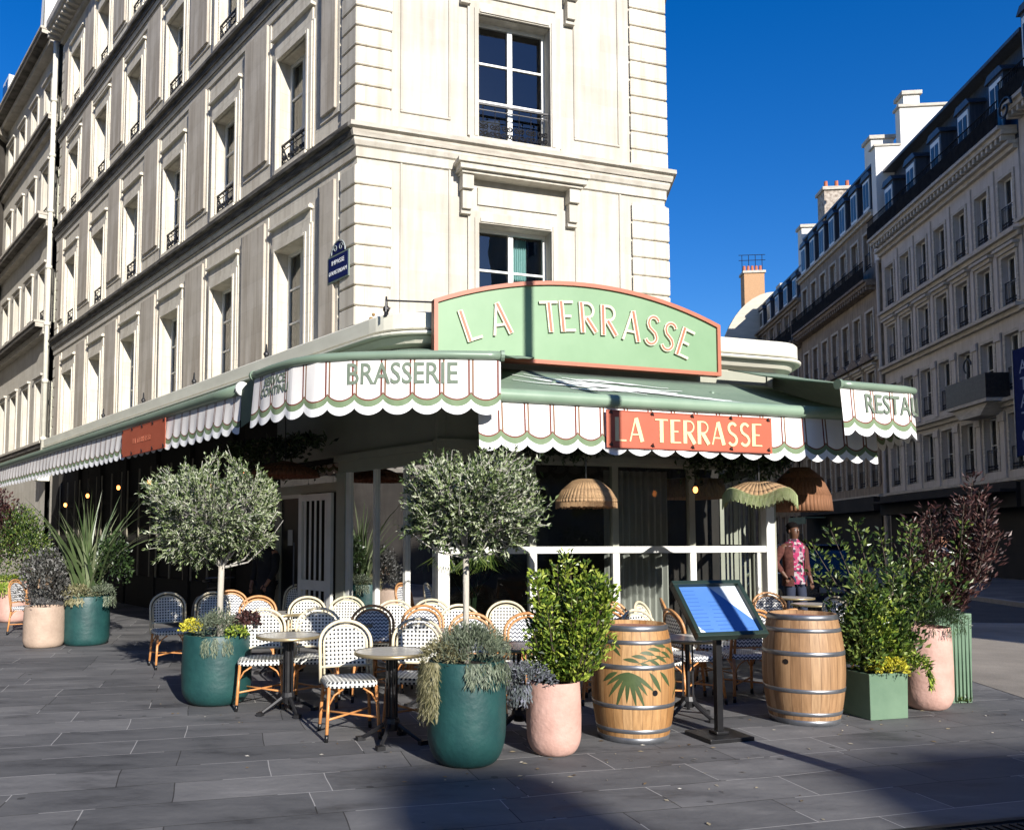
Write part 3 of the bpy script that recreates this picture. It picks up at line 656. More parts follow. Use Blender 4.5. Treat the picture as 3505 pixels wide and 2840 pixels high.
mb.build('slatted_door', M_white, ver, W(ver, VL))
mb = MB(); mb.box(-4.28, -3.66, .02, .06, .1, 2.3); dr = mb.build('glass_door', M_black, ver, W(ver, VL))
mb = MB(); mb.box(-3.66, -3.6, -.01, .08, 0, 2.36); mb.box(-4.28, -3.66, -.0, .07, 2.3, 2.36); mb.build('door_frame', M_cream, dr)
mb = MB(); mb.tube([(-3.75, -.04, .9), (-3.75, -.04, 1.6)], .012, 6); mb.build('handle', M_hoop, dr)
mb = MB(); mb.box(-4.05, -3.9, .01, .018, 1.55, 1.8); mb.build('notice', mat('paper_notice', (.4, .4, .37)), dr)
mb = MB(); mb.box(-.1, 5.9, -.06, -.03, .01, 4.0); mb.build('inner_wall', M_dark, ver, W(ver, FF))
mb = MB(); mb.box(-.1, 1.0, -.05, 0, .01, 4.0); mb.build('added_sky_screen', M_dark, ver, W(ver, fr(X1, R)))  # dark panel added to hide the bright sky past the corner
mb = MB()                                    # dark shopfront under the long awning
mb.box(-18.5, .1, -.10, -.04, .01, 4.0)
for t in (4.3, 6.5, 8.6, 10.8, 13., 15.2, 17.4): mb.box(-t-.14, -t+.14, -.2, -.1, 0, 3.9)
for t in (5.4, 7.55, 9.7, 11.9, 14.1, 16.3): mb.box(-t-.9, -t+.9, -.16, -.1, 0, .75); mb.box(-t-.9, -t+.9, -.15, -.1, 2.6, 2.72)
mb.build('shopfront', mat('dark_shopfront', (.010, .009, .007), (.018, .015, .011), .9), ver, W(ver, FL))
mb = MB()
for t in (5.4, 7.55, 9.7, 11.9, 14.1, 16.3): 
    for q in (-.88, 0, .84): mb.box(-t+q, -t+q+.045, -.19, -.16, .75, 3.4)
mb.build('shopfront_frames', mat('aged_cream', (.22, .20, .15), (.26, .24, .18), .7), ver, W(ver, FL))
mb = MB(); n = 60                            # pleated curtain inside the second bay, slatted screen at the right
for i in range(n):
    x0 = 2.46+1.0*i/n; x1 = 2.46+1.0*(i+1)/n; yy = lambda x: .42+.035*math.sin(x*62)
    mb.face([(x0, yy(x0), .1), (x1, yy(x1), .1), (x1, yy(x1), 2.6), (x0, yy(x0), 2.6)])
mb.build('pleated_curtain', M_grcurt, ver, W(ver, VF), smooth=True)
mb = MB()
for i in range(80):
    x0 = -2.2+1.5*i/80; x1 = -2.2+1.5*(i+1)/80; yy = lambda x: .4+.03*math.sin(x*50)
    mb.face([(x0, yy(x0), .9), (x1, yy(x1), .9), (x1, yy(x1), 2.6), (x0, yy(x0), 2.6)])
mb.build('pleated_curtain', M_grcurt, ver, W(ver, VL), smooth=True)
mb = MB()
for t in (.0, 1.1, 2.2, 3.2): mb.box(t-.03, t+.03, -.03, .04, 0, 4.0)
mb.box(0, 3.2, -.03, .04, 1.47, 1.56); mb.box(0, 3.2, -.03, .04, 2.62, 2.8)
for i in range(9): mb.box(.4+i*.3, .43+i*.3, -.01, .02, 0, 2.62)
mb.build('street_side_frame', M_sage, ver, W(ver, fr(P1+R*4.9, S)))
for t in (5.88, 8.76, 11.46, 14.2, 2.6): # iron finials on the fascia
    x = -t+2.2; mb = MB()
    mb.tube([(x, -.6, 4.42), (x, -.6, 4.68)], [.035, .012], 6); mb.sphere((x, -.6, 4.52), .045, 5)
    mb.build('finial', M_iron, ver, W(ver, VL))
mb = MB()
for i, (dx, dz, r_) in enumerate(((0, .04, .07), (.05, .12, .05), (-.02, .17, .04), (.02, .25, .03), (-.09, .05, .05))): mb.sphere((dx*.8, .0, 4.43+dz*.8), r_*.75, 6)
mb.build('gilt_ornament', mat('gilt', (.22, .12, .04), (.36, .22, .08), .6, .2), ver, W(ver, fr(Vector((-1.0, 10.89)), R)), smooth=True)
# ------------------------------------------------------------ the arched sign
def glyph(ch):
    def arc(cx, cz, rx, rz, a0, a1, n=10): return [(cx+rx*math.cos(rad(a0+(a1-a0)*i/n)), cz+rz*math.sin(rad(a0+(a1-a0)*i/n))) for i in range(n+1)]
    return {'L': (.5, [([(.07, 0), (.07, 1)], 1), ([(.0, .03), (.5, .03)], 0)]),
            'A': (.68, [([(.30, .98), (.04, 0)], 0), ([(.33, 1), (.62, 0)], 1), ([(.12, .3), (.52, .3)], 0)]),
            'T': (.62, [([(.31, 0), (.31, .96)], 1), ([(0, .97), (.62, .97)], 0)]),
            'E': (.5, [([(.07, 0), (.07, 1)], 1), ([(.1, .97), (.48, .97)], 0), ([(.1, .5), (.38, .5)], 0), ([(.1, .03), (.5, .03)], 0)]),
            'R': (.56, [([(.07, 0), (.07, 1)], 1), ([(.1, .97)] + arc(.28, .73, .22, .24, 90, -90) + [(.1, .49)], 0), ([(.24, .48), (.54, 0)], 1)]),
            'S': (.5, [(arc(.25, .74, .2, .23, 30, 180, 8)[:-1] + [(.06, .70), (.13, .57), (.25, .5), (.38, .42), (.45, .30)] + arc(.25, .25, .21, .23, 0, -150, 8), 2)])}[ch]
def draw(mb, s, M, h, thick, thin, ext, gap=.1, m=0, grow=0., only=None):
    """letters as flat raised strokes; M maps (x, y out, z)"""
    lay = 0
    for ch, Mx in zip(s, M):
        if ch == ' ': continue
        _, st = glyph(ch)
        for pl_, k in st:
            if only is not None and k not in only: continue
            w_ = ((thin, thick, (thick+thin)/2)[k] + grow)/2; lay += 1; y = -ext-.0004*(lay % 9)
            P = [Vector((p[0]*h, p[1]*h)) for p in pl_]; Lp = []; Rp = []
            for i, p in enumerate(P):
                d = (P[min(i+1, len(P)-1)]-P[max(i-1, 0)]).normalized(); nn = Vector((-d.y, d.x)); e = d*(grow/2 if i == len(P)-1 else -grow/2 if i == 0 else 0)
                Lp.append(p+e+nn*w_); Rp.append(p+e-nn*w_)
            for i in range(len(P)-1):
                q = [Rp[i], Rp[i+1], Lp[i+1], Lp[i]]
                mb.face([Mx @ Vector((a.x, y, a.y)) for a in q], m)
                mb.face([Mx @ Vector((a.x, 0, a.y)) for a in (Lp[i], Lp[i+1])] + [Mx @ Vector((a.x, y, a.y)) for a in (Lp[i+1], Lp[i])], m)
                mb.face([Mx @ Vector((a.x, 0, a.y)) for a in (Rp[i+1], Rp[i])] + [Mx @ Vector((a.x, y, a.y)) for a in (Rp[i], Rp[i+1])], m)
SGN = fr(P1+nR*.36+R*-.25, R)
sg = thing('arched_sign', 'mint green arched board with rust edge reading LA TERRASSE above the front awning', 'sign', SGN @ T(0, 0, 3.84))
def sgn_poly(o):
    R0 = 5.43; cx, cz = 2.02, -R0+1.085; w_ = 2.02 - o; pts = [(cx-w_, o), (cx+w_, o)]
    a1 = math.asin(w_/(R0-o))
    for i in range(25): a = a1-2*a1*i/24; pts.append((cx+(R0-o)*math.sin(a), cz+(R0-o)*math.cos(a)))
    return pts
mb = MB(); o_, i_ = sgn_poly(0), sgn_poly(.05); k = len(o_)
for j in range(k):
    q = (j+1) % k
    mb.face([(o_[j][0], -.05, o_[j][1]), (o_[q][0], -.05, o_[q][1]), (i_[q][0], -.05, i_[q][1]), (i_[j][0], -.05, i_[j][1])])
    mb.face([(i_[j][0], -.05, i_[j][1]), (i_[q][0], -.05, i_[q][1]), (i_[q][0], 0, i_[q][1]), (i_[j][0], 0, i_[j][1])])
    mb.face([(o_[q][0], -.05, o_[q][1]), (o_[j][0], -.05, o_[j][1]), (o_[j][0], .07, o_[j][1]), (o_[q][0], .07, o_[q][1])])
mb.build('edge', M_rust, sg)
mb = MB(); mb.slab(i_, -.02, .06); mb.build('board', M_sign, sg)
for ch, t_, z_, tilt in (('L', .21, 4.26, 20), ('A', .60, 4.365, 12), ('T', 1.27, 4.445, 6), ('E', 1.51, 4.47, 5), ('R', 1.80, 4.48, 4), ('R', 2.10, 4.465, 1), ('A', 2.44, 4.42, -6), ('S', 2.74, 4.385, -12), ('S', 2.99, 4.32, -17), ('E', 3.235, 4.25, -20)):
    h_ = .385; Mx = T(t_+.25, -.02, z_-3.84) @ Matrix.Rotation(rad(-tilt), 4, 'Y') @ T(-glyph(ch)[0]*h_/2, 0, -h_/2)
    mb = MB(); draw(mb, ch, [Mx], h_, .052, .016, .03, grow=.016); o = mb.build('letter', M_sletter, sg)
    mb = MB(); draw(mb, ch, [Mx], h_, .030, .010, .036, grow=0, only=(1, 2)); mb.build('letter_inlay', M_rust, o)
mb = MB()
mb.bar((-.5, .35, .74), (0, .05, .68), .018); mb.bar((-.5, .35, .74), (-.5, .35, .6), .018); mb.box(.1, .16, .07, .36, .4, .44); mb.build('stay_rod', M_iron, sg)
# ------------------------------------------------------------ awnings
class Path:
    def __init__(s, pts):
        s.p = [Vector(a) for a in pts]; s.d = [0]
        for a, b in zip(s.p, s.p[1:]): s.d.append(s.d[-1]+(b-a).length)
        s.len = s.d[-1]
    def at(s, t):
        t = max(0, min(s.len-1e-6, t))
        for i in range(len(s.d)-1):
            if t <= s.d[i+1]: break
        d = (s.p[i+1]-s.p[i]).normalized(); f = t-s.d[i]; q = s.p[i]+d*f
        return q, d, Vector((d.y, -d.x))
def wave(t, f, pitch=.285, ph=1.): return (.007*math.sin(t*2*PI/pitch+ph)+.012*math.sin(t*3.1+ph))*min(1, f*1.1)+.03*f
def valance(path, z, drop=.5, pitch=.285, off=0, name='valance', parent=None, Wm=None, seed=1, lift=None):
    mb = MB(); n = int(path.len/pitch)+2; cols = []
    fr_ = [0, .035, .10, .15, .2, .3, .4, .5, .6, .7, .8, .85, .90, .965, 1]
    for k in range(n):
        for j, f in enumerate(fr_[:-1]):
            a = (k+f)*pitch-off; b = (k+fr_[j+1])*pitch-off
            if b <= 0 or a >= path.len: continue
            cols.append((max(a, 0), min(b, path.len), j, (k+f), (k+fr_[j+1])))
    rnd = random.Random(seed); ph = rnd.random()*6
    def P(t, dz):
        q, d, nn = path.at(t); wv = wave(t, dz/drop)
        return (q.x+nn.x*wv, q.y+nn.y*wv, z-dz)
    for a, b, j, fa, fb in cols:
        sc_ = lambda f: abs(math.sin(PI*f))**.7*.075
        ra = [0, drop-.22+sc_(fa), drop-.205+sc_(fa), drop-.145+sc_(fa), drop-.075+sc_(fa), drop-.065+sc_(fa)]
        rb = [0, drop-.22+sc_(fb), drop-.205+sc_(fb), drop-.145+sc_(fb), drop-.075+sc_(fb), drop-.065+sc_(fb)]
        ms = [0, 3, 1, 2, 2]
        if j in (0, 13): top = 0
        elif j == 1: top = 4
        elif j == 12: top = 3
        else: top = 0
        # straight braid stripes at each scallop joint
        for r in range(5):
            m_ = top if r == 0 else ms[r]
            for sub in range(3 if r == 0 else 1):
                n_ = 3 if r == 0 else 1
                z0a = ra[r]+(ra[r+1]-ra[r])*sub/n_; z1a = ra[r]+(ra[r+1]-ra[r])*(sub+1)/n_
                z0b = rb[r]+(rb[r+1]-rb[r])*sub/n_; z1b = rb[r]+(rb[r+1]-rb[r])*(sub+1)/n_
                mb.face([P(a, z1a), P(b, z1b), P(b, z0b), P(a, z0a)], m_)
    return mb.build(name, [M_vw, M_vg, M_vl, M_vr, M_vt], parent, Wm)
def on_path(me, path, s0, z, ztop, out=.006):
    for v in me.vertices:
        q, d, nn = path.at(s0+v.co.x); 
        f_ = max(0, ztop-(z+v.co.y))/.5; o = out+v.co.z+wave(s0+v.co.x, f_); v.co = (q.x+nn.x*o, q.y+nn.y*o, z+v.co.y)
def lettering(parent, txt, size, path, s0, z, ztop, m=None, out=.006, sx=1, bold=.003):
    me = text_mesh(txt, size, m or M_txt, .001, bold, sx)
    b = bmesh.new(); b.from_mesh(me); bmesh.ops.triangulate(b, faces=b.faces); bmesh.ops.subdivide_edges(b, edges=[e for e in b.edges if e.calc_length() > .12], cuts=2); b.to_mesh(me); b.free()
    on_path(me, path, s0, z, ztop, out); return link('lettering', me, parent, W(parent, Matrix()))
def canopy(parent, top, bot, zt, zb, n=28, mat_=None, wr=1., sag=.03, thick=.012):
    mb = MB(); rows = 6; tp_ = [top.at(top.len*i/n)[0] for i in range(n+1)]; bt = [bot.at(bot.len*i/n)[0] for i in range(n+1)]
    g_ = []
    for i in range(n+1):
        for r in range(rows+1):
            f = r/rows; p = tp_[i].lerp(bt[i], f); z = zt+(zb-zt)*f-sag*math.sin(PI*f)-wr*.012*abs(math.sin(i*1.9))*math.sin(PI*f)+wr*.006*math.sin(i*4.1+r*2.3)*math.sin(PI*f); g_.append((p.x, p.y, z))
    fs = [(i*(rows+1)+r, i*(rows+1)+r+1, (i+1)*(rows+1)+r+1, (i+1)*(rows+1)+r) for i in range(n) for r in range(rows)]
    mb.faces(g_, fs, 0); o = mb.build('canopy', [mat_ or M_canvas], parent, W(parent, Matrix()), smooth=True)
    md = o.modifiers.new('thickness', 'SOLIDIFY'); md.thickness = thick; md.offset = 0
    return o
def roller(parent, path, z, r=.05, m=None):
    mb = MB(); mb.tube([(*path.at(path.len*i/24)[0], z) for i in range(25)], r, 10); o = mb.build('front_bar', m or M_roller, parent, W(parent, Matrix()), smooth=True)
    for t in (0, path.len):
        q, d, nn = path.at(t); s_ = -1 if t == 0 else 1; mb = MB()
        mb.tube([(q.x-d.x*.0, q.y-d.y*.0, z), (q.x+s_*d.x*.035, q.y+s_*d.y*.035, z)], r*1.25, 12)
        mb.build('end_cap', M_white if r > .06 else M_roller, o)
def arm(parent, a, b, elbow):
    mb = MB(); mb.bar(a, elbow, .05, .035); mb.bar(elbow, b, .04, .03); mb.sphere(elbow, .04, 5); mb.build('folding_arm', M_roller, parent, W(parent, Matrix()))
def onto(o): return W(o, Matrix())
# front awning
bl = Vector((.30, 8.20)); br = bl + R*4.75
fa = thing('front_awning', 'wide sage awning with white scalloped valance under the arched sign', 'awning', ((bl.x+br.x)/2, (bl.y+br.y)/2, 3.1))
pth = Path([bl, br]); topp = Path([P1+nR*.3+R*-.1, P1+nR*.3+R*4.6])
canopy(fa, topp, pth, 3.76, 3.14, sag=.03, wr=.15); roller(fa, Path([bl+R*.02, br-R*.12]), 3.1, .072, mat('roller_green', (.20, .29, .205), (.25, .34, .25), .4))
vp = Path([bl, bl+R*4.98]); valance(vp, 3.04, .5, .285, .05, parent=fa, Wm=onto(fa), seed=4)
arm(fa, (*(P1+R*.4+nR*.1), 3.6), (*(bl+R*.5-nR*.1), 3.1), (*(bl+R*1.3-nR*1.0), 3.45)); arm(fa, (*(P1+R*3.9+nR*.1), 3.6), (*(br-R*.5-nR*.1), 3.1), (*(br-R*1.3-nR*1.0), 3.45))
# faint white brush drawing on the canopy
mb = MB(); rnd = random.Random(5)
def can_pt(u, f):
    a = topp.at(topp.len*u)[0]; b = pth.at(pth.len*u)[0]; p = a.lerp(b, f); return Vector((p.x, p.y, 3.76+(3.14-3.76)*f-.03*math.sin(PI*f)+.022))
for u0, f0, u1, f1, wd in ((.16, .25, .68, .95, .05), (.2, .2, .62, .8, .045), (.3, .25, .5, .35, .04), (.26, .7, .56, .62, .05), (.22, .55, .6, .5, .016), (.3, .15, .44, .8, .02), (.14, .45, .42, .72, .014), (.35, .3, .58, .4, .014), (.42, .62, .66, .86, .018), (.2, .35, .34, .6, .014), (.38, .45, .56, .62, .02)):
    pts = [can_pt(u0+(u1-u0)*i/10, f0+(f1-f0)*i/10+.03*math.sin(i*.9)) for i in range(11)]
    for a, b, i in zip(pts, pts[1:], range(10)):
        w_ = wd*math.sin(PI*(i+.5)/10)*1.5+.012; sd_ = Vector((nR.x, nR.y, -.35)).normalized()*w_
        mb.face([a-sd_, b-sd_, b+sd_, a+sd_])
mb.build('brush_drawing', mat('white_print', (.75, .78, .75), rough=.8), fa, onto(fa))
def banner(name, label, path, s0, s1, z, h, txt, th, lean=0.0, textm=None, out=.07):
    q0, d, nn = path.at(s0); q1 = path.at(s1)[0]; Mx = fr(q0+nn*out, d); wd = (q1-q0).length
    b = thing(name, label, 'banner', Mx @ T(wd/2, 0, z) @ Matrix.Rotation(lean, 4, 'X'))
    mb = MB(); mb.box(-wd/2, wd/2, -.004, .004, -h, 0); mb.build('cloth', M_terra, b)
    mb = MB(); mb.box(-wd/2, wd/2, -.007, -.0042, -.012, 0); mb.box(-wd/2, wd/2, -.007, -.0042, -h, -h+.012)
    mb.build('hem', mat('dark_terracotta', (.30, .06, .03), (.34, .07, .035), .7), b)
    for i in range(5):
        x = -wd/2+.05+(wd-.1)*i/4
        for zz in (-.03, -h+.03): mb = MB(); mb.tube([(x-.02, -.008, zz), (x, -.02, zz+.03), (x+.02, -.008, zz-.01)], .006, 4); mb.sphere((x, -.01, zz), .012, 4); mb.build('tie', M_black, b)
    if txt:
        adv = [glyph(c)[0]*th+.035 if c != ' ' else th*.42 for c in txt]; tot = sum(adv); x = -tot/2; Ms = []
        for a in adv: Ms.append(T(x, -.006, -h/2-th/2)); x += a
        mb = MB(); draw(mb, txt, Ms, th, th*.18, th*.065, .003); mb.build('lettering', textm or M_cletter, b)
    return b
banner('awning_banner', 'terracotta banner reading LA TERRASSE in cream letters tied to the front valance', vp, 1.40, 3.46, 3.0, .395, 'LA TERRASSE', .25, out=.05)
# left corner awning (BRASSERIE)
q0_ = Vector((-2.50, 10.0)); gtop_end = isect(-5.7, -9.6)+L*2.3
lc = [(-2.12, 9.05), (-1.86, 8.70), (-1.58, 8.38), (-1.3, 8.18), (-.95, 8.08), (-.5, 8.03), (0, 8.02), (.52, 8.06)]
la = thing('corner_awning', 'curved corner awning with valance reading BRASSERIE and SERVICE CONTINU', 'awning', (-1., 8.1, 3.42))
lp = Path(lc); ltop = Path(inset(rounded([Q+L*3.0, Q, Q+R*2.0], [.9]), .25))
canopy(la, ltop, lp, 4.05, 3.47, 34, sag=.03); roller(la, lp, 3.45, .045)
valance(lp, 3.42, .55, .285, .10, parent=la, Wm=onto(la), seed=2)
lettering(la, 'BRASSERIE', .30, lp, lp.len-.97, 3.42-.16, 3.42, sx=.80); 
lettering(la, 'SERVICE', .125, lp, .52, 3.42-.10, 3.42); lettering(la, 'CONTINU', .125, lp, .52, 3.42-.21, 3.42)
mb = MB(); a_, b_ = gtop_end, q0_; mb.face([(-2.12, 9.05, 3.46), (*b_, 3.46), (*a_, 4.03), (*ltop.at(0)[0], 4.01)]); mb.face([(-2.12, 9.05, 3.46), (*b_, 3.46), (*b_, 3.0), (-2.12, 9.05, 2.98)]); mb.build('sun_gap_flap', M_under, la, onto(la))  # flap added to stop sun passing between the two awnings
arm(la, (*(P1+nR*.2+R*-.3), 3.8), (.3, 8.2, 3.42), (-.3, 9.1, 3.6))
# right corner awning (RESTAURANT)
ra0 = Vector((4.25, 8.93)); ra1 = Vector((5.30, 9.33)); ra2 = ra1 + V2(9)*3.4
rp = Path(rounded([ra0, ra1, ra2], [.22], 6))
ra = thing('side_awning', 'green right corner awning with valance reading RESTAU before folding along the street', 'awning', (ra1.x, ra1.y, 3.3))
rtop = Path([P1+nR*.2+R*4.05, P1+nR*.2+R*4.9, P1+R*5.1+S*1.0, P1+R*5.1+S*3.4])
canopy(ra, rtop, rp, 3.98, 3.34, 34, sag=.02); roller(ra, rp, 3.33, .045)
valance(rp, 3.30, .52, .285, .12, parent=ra, Wm=onto(ra), seed=7)
lettering(ra, 'RESTAURANT', .30, Path([ra0, ra1, ra2]), .28+.80, 3.30-.17, 3.3, out=.012, sx=.82)
# long left awning
LA0 = Vector((818, 1333)); dd = 10.0
q0 = Vector(((818*1.0-1532)*dd/2850, dd)); q0 = Vector((-2.50, 10.0)); 
gp = Path([q0+L*17.0, q0])
ga = thing('long_awning', 'long sage awning with small scalloped valance running down the left facade', 'awning', (q0.x+L.x*8, q0.y+L.y*8, 3.45))
gtop = Path([isect(-5.7, -9.6)+L*19.3, isect(-5.7, -9.6)+L*2.3])
canopy(ga, gtop, gp, 4.02, 3.53, 60, sag=.02); roller(ga, gp, 3.47, .07)
valance(gp, 3.40, .47, .285, .0, parent=ga, Wm=onto(ga), seed=9)
banner('awning_banner', 'faded terracotta banner hanging from the long left awning', gp, gp.len-4.25, gp.len-2.33, 3.38, .43, 'LA TERRASSE', .08, textm=M_rust)
# ------------------------------------------------------------ garlands and lamps under the awnings
def leaves(mb, pts, ln, wd, rnd, dirf=None, spread=1.0):
    for p in pts:
        p = Vector(p); d = dirf(p) if dirf else Vector((rnd.gauss(0, 1), rnd.gauss(0, 1), rnd.gauss(0, 1)))
        d = (d + Vector((rnd.gauss(0, 1), rnd.gauss(0, 1), rnd.gauss(0, 1)))*spread*.6); d.normalize()
        s_ = d.cross(Vector((rnd.gauss(0, 1), rnd.gauss(0, 1), rnd.gauss(0, 1)))); s_.normalize(); l = ln*rnd.uniform(.65, 1.25); w_ = wd*rnd.uniform(.7, 1.2)
        up = d.cross(s_)*w_*.35
        mb.face([p, p+d*l*.45+s_*w_*.5+up, p+d*l, p+d*l*.45-s_*w_*.5+up], 0, None, rnd.random())
def garland(name, label, a, b, n, seed, drop=.3):
    rnd = random.Random(seed); a = Vector(a); b = Vector(b); g_ = thing(name, label, 'garland', Matrix.Translation((a+b)/2), 'leafy garlands under the awnings')
    pts = []
    for i in range(n):
        t = rnd.random(); p = a.lerp(b, t); c = .5+.5*math.sin(t*17+seed); pts.append(p+Vector((rnd.gauss(0, .09), rnd.gauss(0, .09), -abs(rnd.gauss(0, drop*.6))*c+rnd.uniform(0, .1))))
    mb = MB(); leaves(mb, pts, .09, .045, rnd); mb.build('foliage', M_dgreen, g_, onto(g_))
    mb = MB(); mb.tube([a.lerp(b, i/12)+Vector((0, 0, .03*math.sin(i))) for i in range(13)], .012, 5); mb.build('cord', M_dtwig, g_, onto(g_))
f3 = lambda t, o, z: (*(P1+R*t+nR*o), z)
garland('leafy_garland', 'dark leafy garland over the fringed green lamp', f3(3.3, .35, 2.78), f3(4.85, .35, 2.72), 1900, 1)
garland('leafy_garland', 'dark leafy garland over the straw lamp behind the front valance', f3(.6, .3, 2.86), f3(2.1, .3, 2.84), 1500, 2, .22)
g3 = lambda t, o, z: (*(P1+L*t+nL*o), z)
garland('leafy_garland', 'dark leafy garland above the slatted door', g3(2.3, .5, 3.05), g3(5.2, .5, 3.15), 1900, 3)
def lamp(label, x, y, z, rw, h, prof, m, fr_len=0.0, wav=0):
    lm = thing('pendant_lamp', label, 'lamp', (x, y, z), 'woven pendant lamps of the terrace'); mb = MB(); n = 48
    base = []; 
    for r_, zz in prof: base.append([(r_*rw*math.cos(2*PI*j/n), r_*rw*math.sin(2*PI*j/n), zz*h+wav*math.sin(4*2*PI*j/n)*r_*r_) for j in range(n)])
    for A, B in zip(base, base[1:]):
        for j in range(n): q = (j+1) % n; mb.face([A[j], A[q], B[q], B[j]])
    o = mb.build('lamp_shade', m, lm, smooth=True); md = o.modifiers.new('t', 'SOLIDIFY'); md.thickness = .006
    mb = MB(); rr = random.Random(int(x*100))
    for j in range(190):
        a = 2*PI*j/190; zz = prof[-1][1]*h+wav*math.sin(4*a)*prof[-1][0]**2; r_ = prof[-1][0]*rw
        mb.bar((r_*math.cos(a), r_*math.sin(a), zz+.01), (r_*1.01*math.cos(a+.02), r_*1.01*math.sin(a+.02), zz-fr_len*rr.uniform(.75, 1.05)), .008, .003)
    if fr_len: mb.build('fringe', M_fringe if wav else m, lm)
    mb = MB(); mb.tube([(0, 0, h*.98), (0, 0, (2.92 if y < 11 and x > 0 else 3.5)-z)], .008, 5); mb.build('cable', M_black, lm)
    mb = MB(); mb.sphere((0, 0, h*.35), .035, 6); mb.build('bulb', M_bulb, lm, smooth=True)
    return lm
M_bulb, nn_, bb_ = newmat('warm_bulb'); bb_.inputs['Base Color'].default_value = (1, .4, .12, 1); bb_.inputs['Emission Color'].default_value = (1, .30, .07, 1); bb_.inputs['Emission Strength'].default_value = 4
x, y = (P1+R*1.95+nR*.55); lamp('straw bell lamp with fringe hanging left of the middle front window', 1.50, 9.0, 2.05, .325, .25, [(.28, 1), (.45, .93), (.8, .55), (1.0, .12), (1.0, 0)], M_wick, .06)
lamp('green fringed lamp with wavy brim hanging beside the right corner post', 3.56, 9.5, 2.12, .40, .19, [(.1, 1), (.5, .85), (.85, .5), (1.0, .3)], M_wick, .14, .045)
lamp('large brown wicker lamp glowing above the slatted door', -2.35, 12.0, 2.55, .5, .22, [(.1, 1), (.5, .8), (.9, .4), (1, 0)], mat('brown_wicker', (.10, .035, .015), (.18, .07, .03), .8, scale=3, stretch=(30, 30, 1)))
lamp('tall brown wicker lamp at the street end of the terrace', 5.05, 11.9, 2.05, .42, .62, [(.3, 1), (.7, .75), (.95, .35), (1, 0)], mat('russet_wicker', (.16, .07, .03), (.26, .12, .06), .8, scale=3, stretch=(30, 30, 1)))
lamp('wide straw lamp inside the right bay of the glass front', 3.6, 12.3, 2.25, .5, .3, [(.3, 1), (.9, .9), (1, 0)], M_wick)
for i, (x, y, z, lb) in enumerate(((-7.9, 17.2, 2.35, 'far left bulb over the sword-leaved plant'), (-7.1, 16.4, 2.5, 'bulb above the tallest sword leaf'), (-6.1, 15.4, 2.6, 'bulb right of the sword leaves'), (-5.1, 14.2, 2.62, 'bulb left of the left olive crown'), (-3.1, 12.6, 2.62, 'bulb by the slatted door header'), (-3.75, 13.2, 2.5, 'bulb right of the left olive crown'), (3.25, 10.9, 2.3, 'bulb between the middle window and the green lamp'))):
    b_ = thing('light_bulb', 'small glowing amber '+lb, 'light bulb', (x, y, z), 'amber bulbs strung under the awnings')
    mb = MB(); mb.sphere((0, 0, 0), (.032, .032, .045), 6); mb.build('globe', M_bulb, b_, smooth=True)
    mb = MB(); mb.tube([(0, 0, .04), (0, 0, .1)], .016, 6); mb.tube([(0, 0, .1), (0, 0, 1.2)], .004, 4); mb.build('socket', M_black, b_)
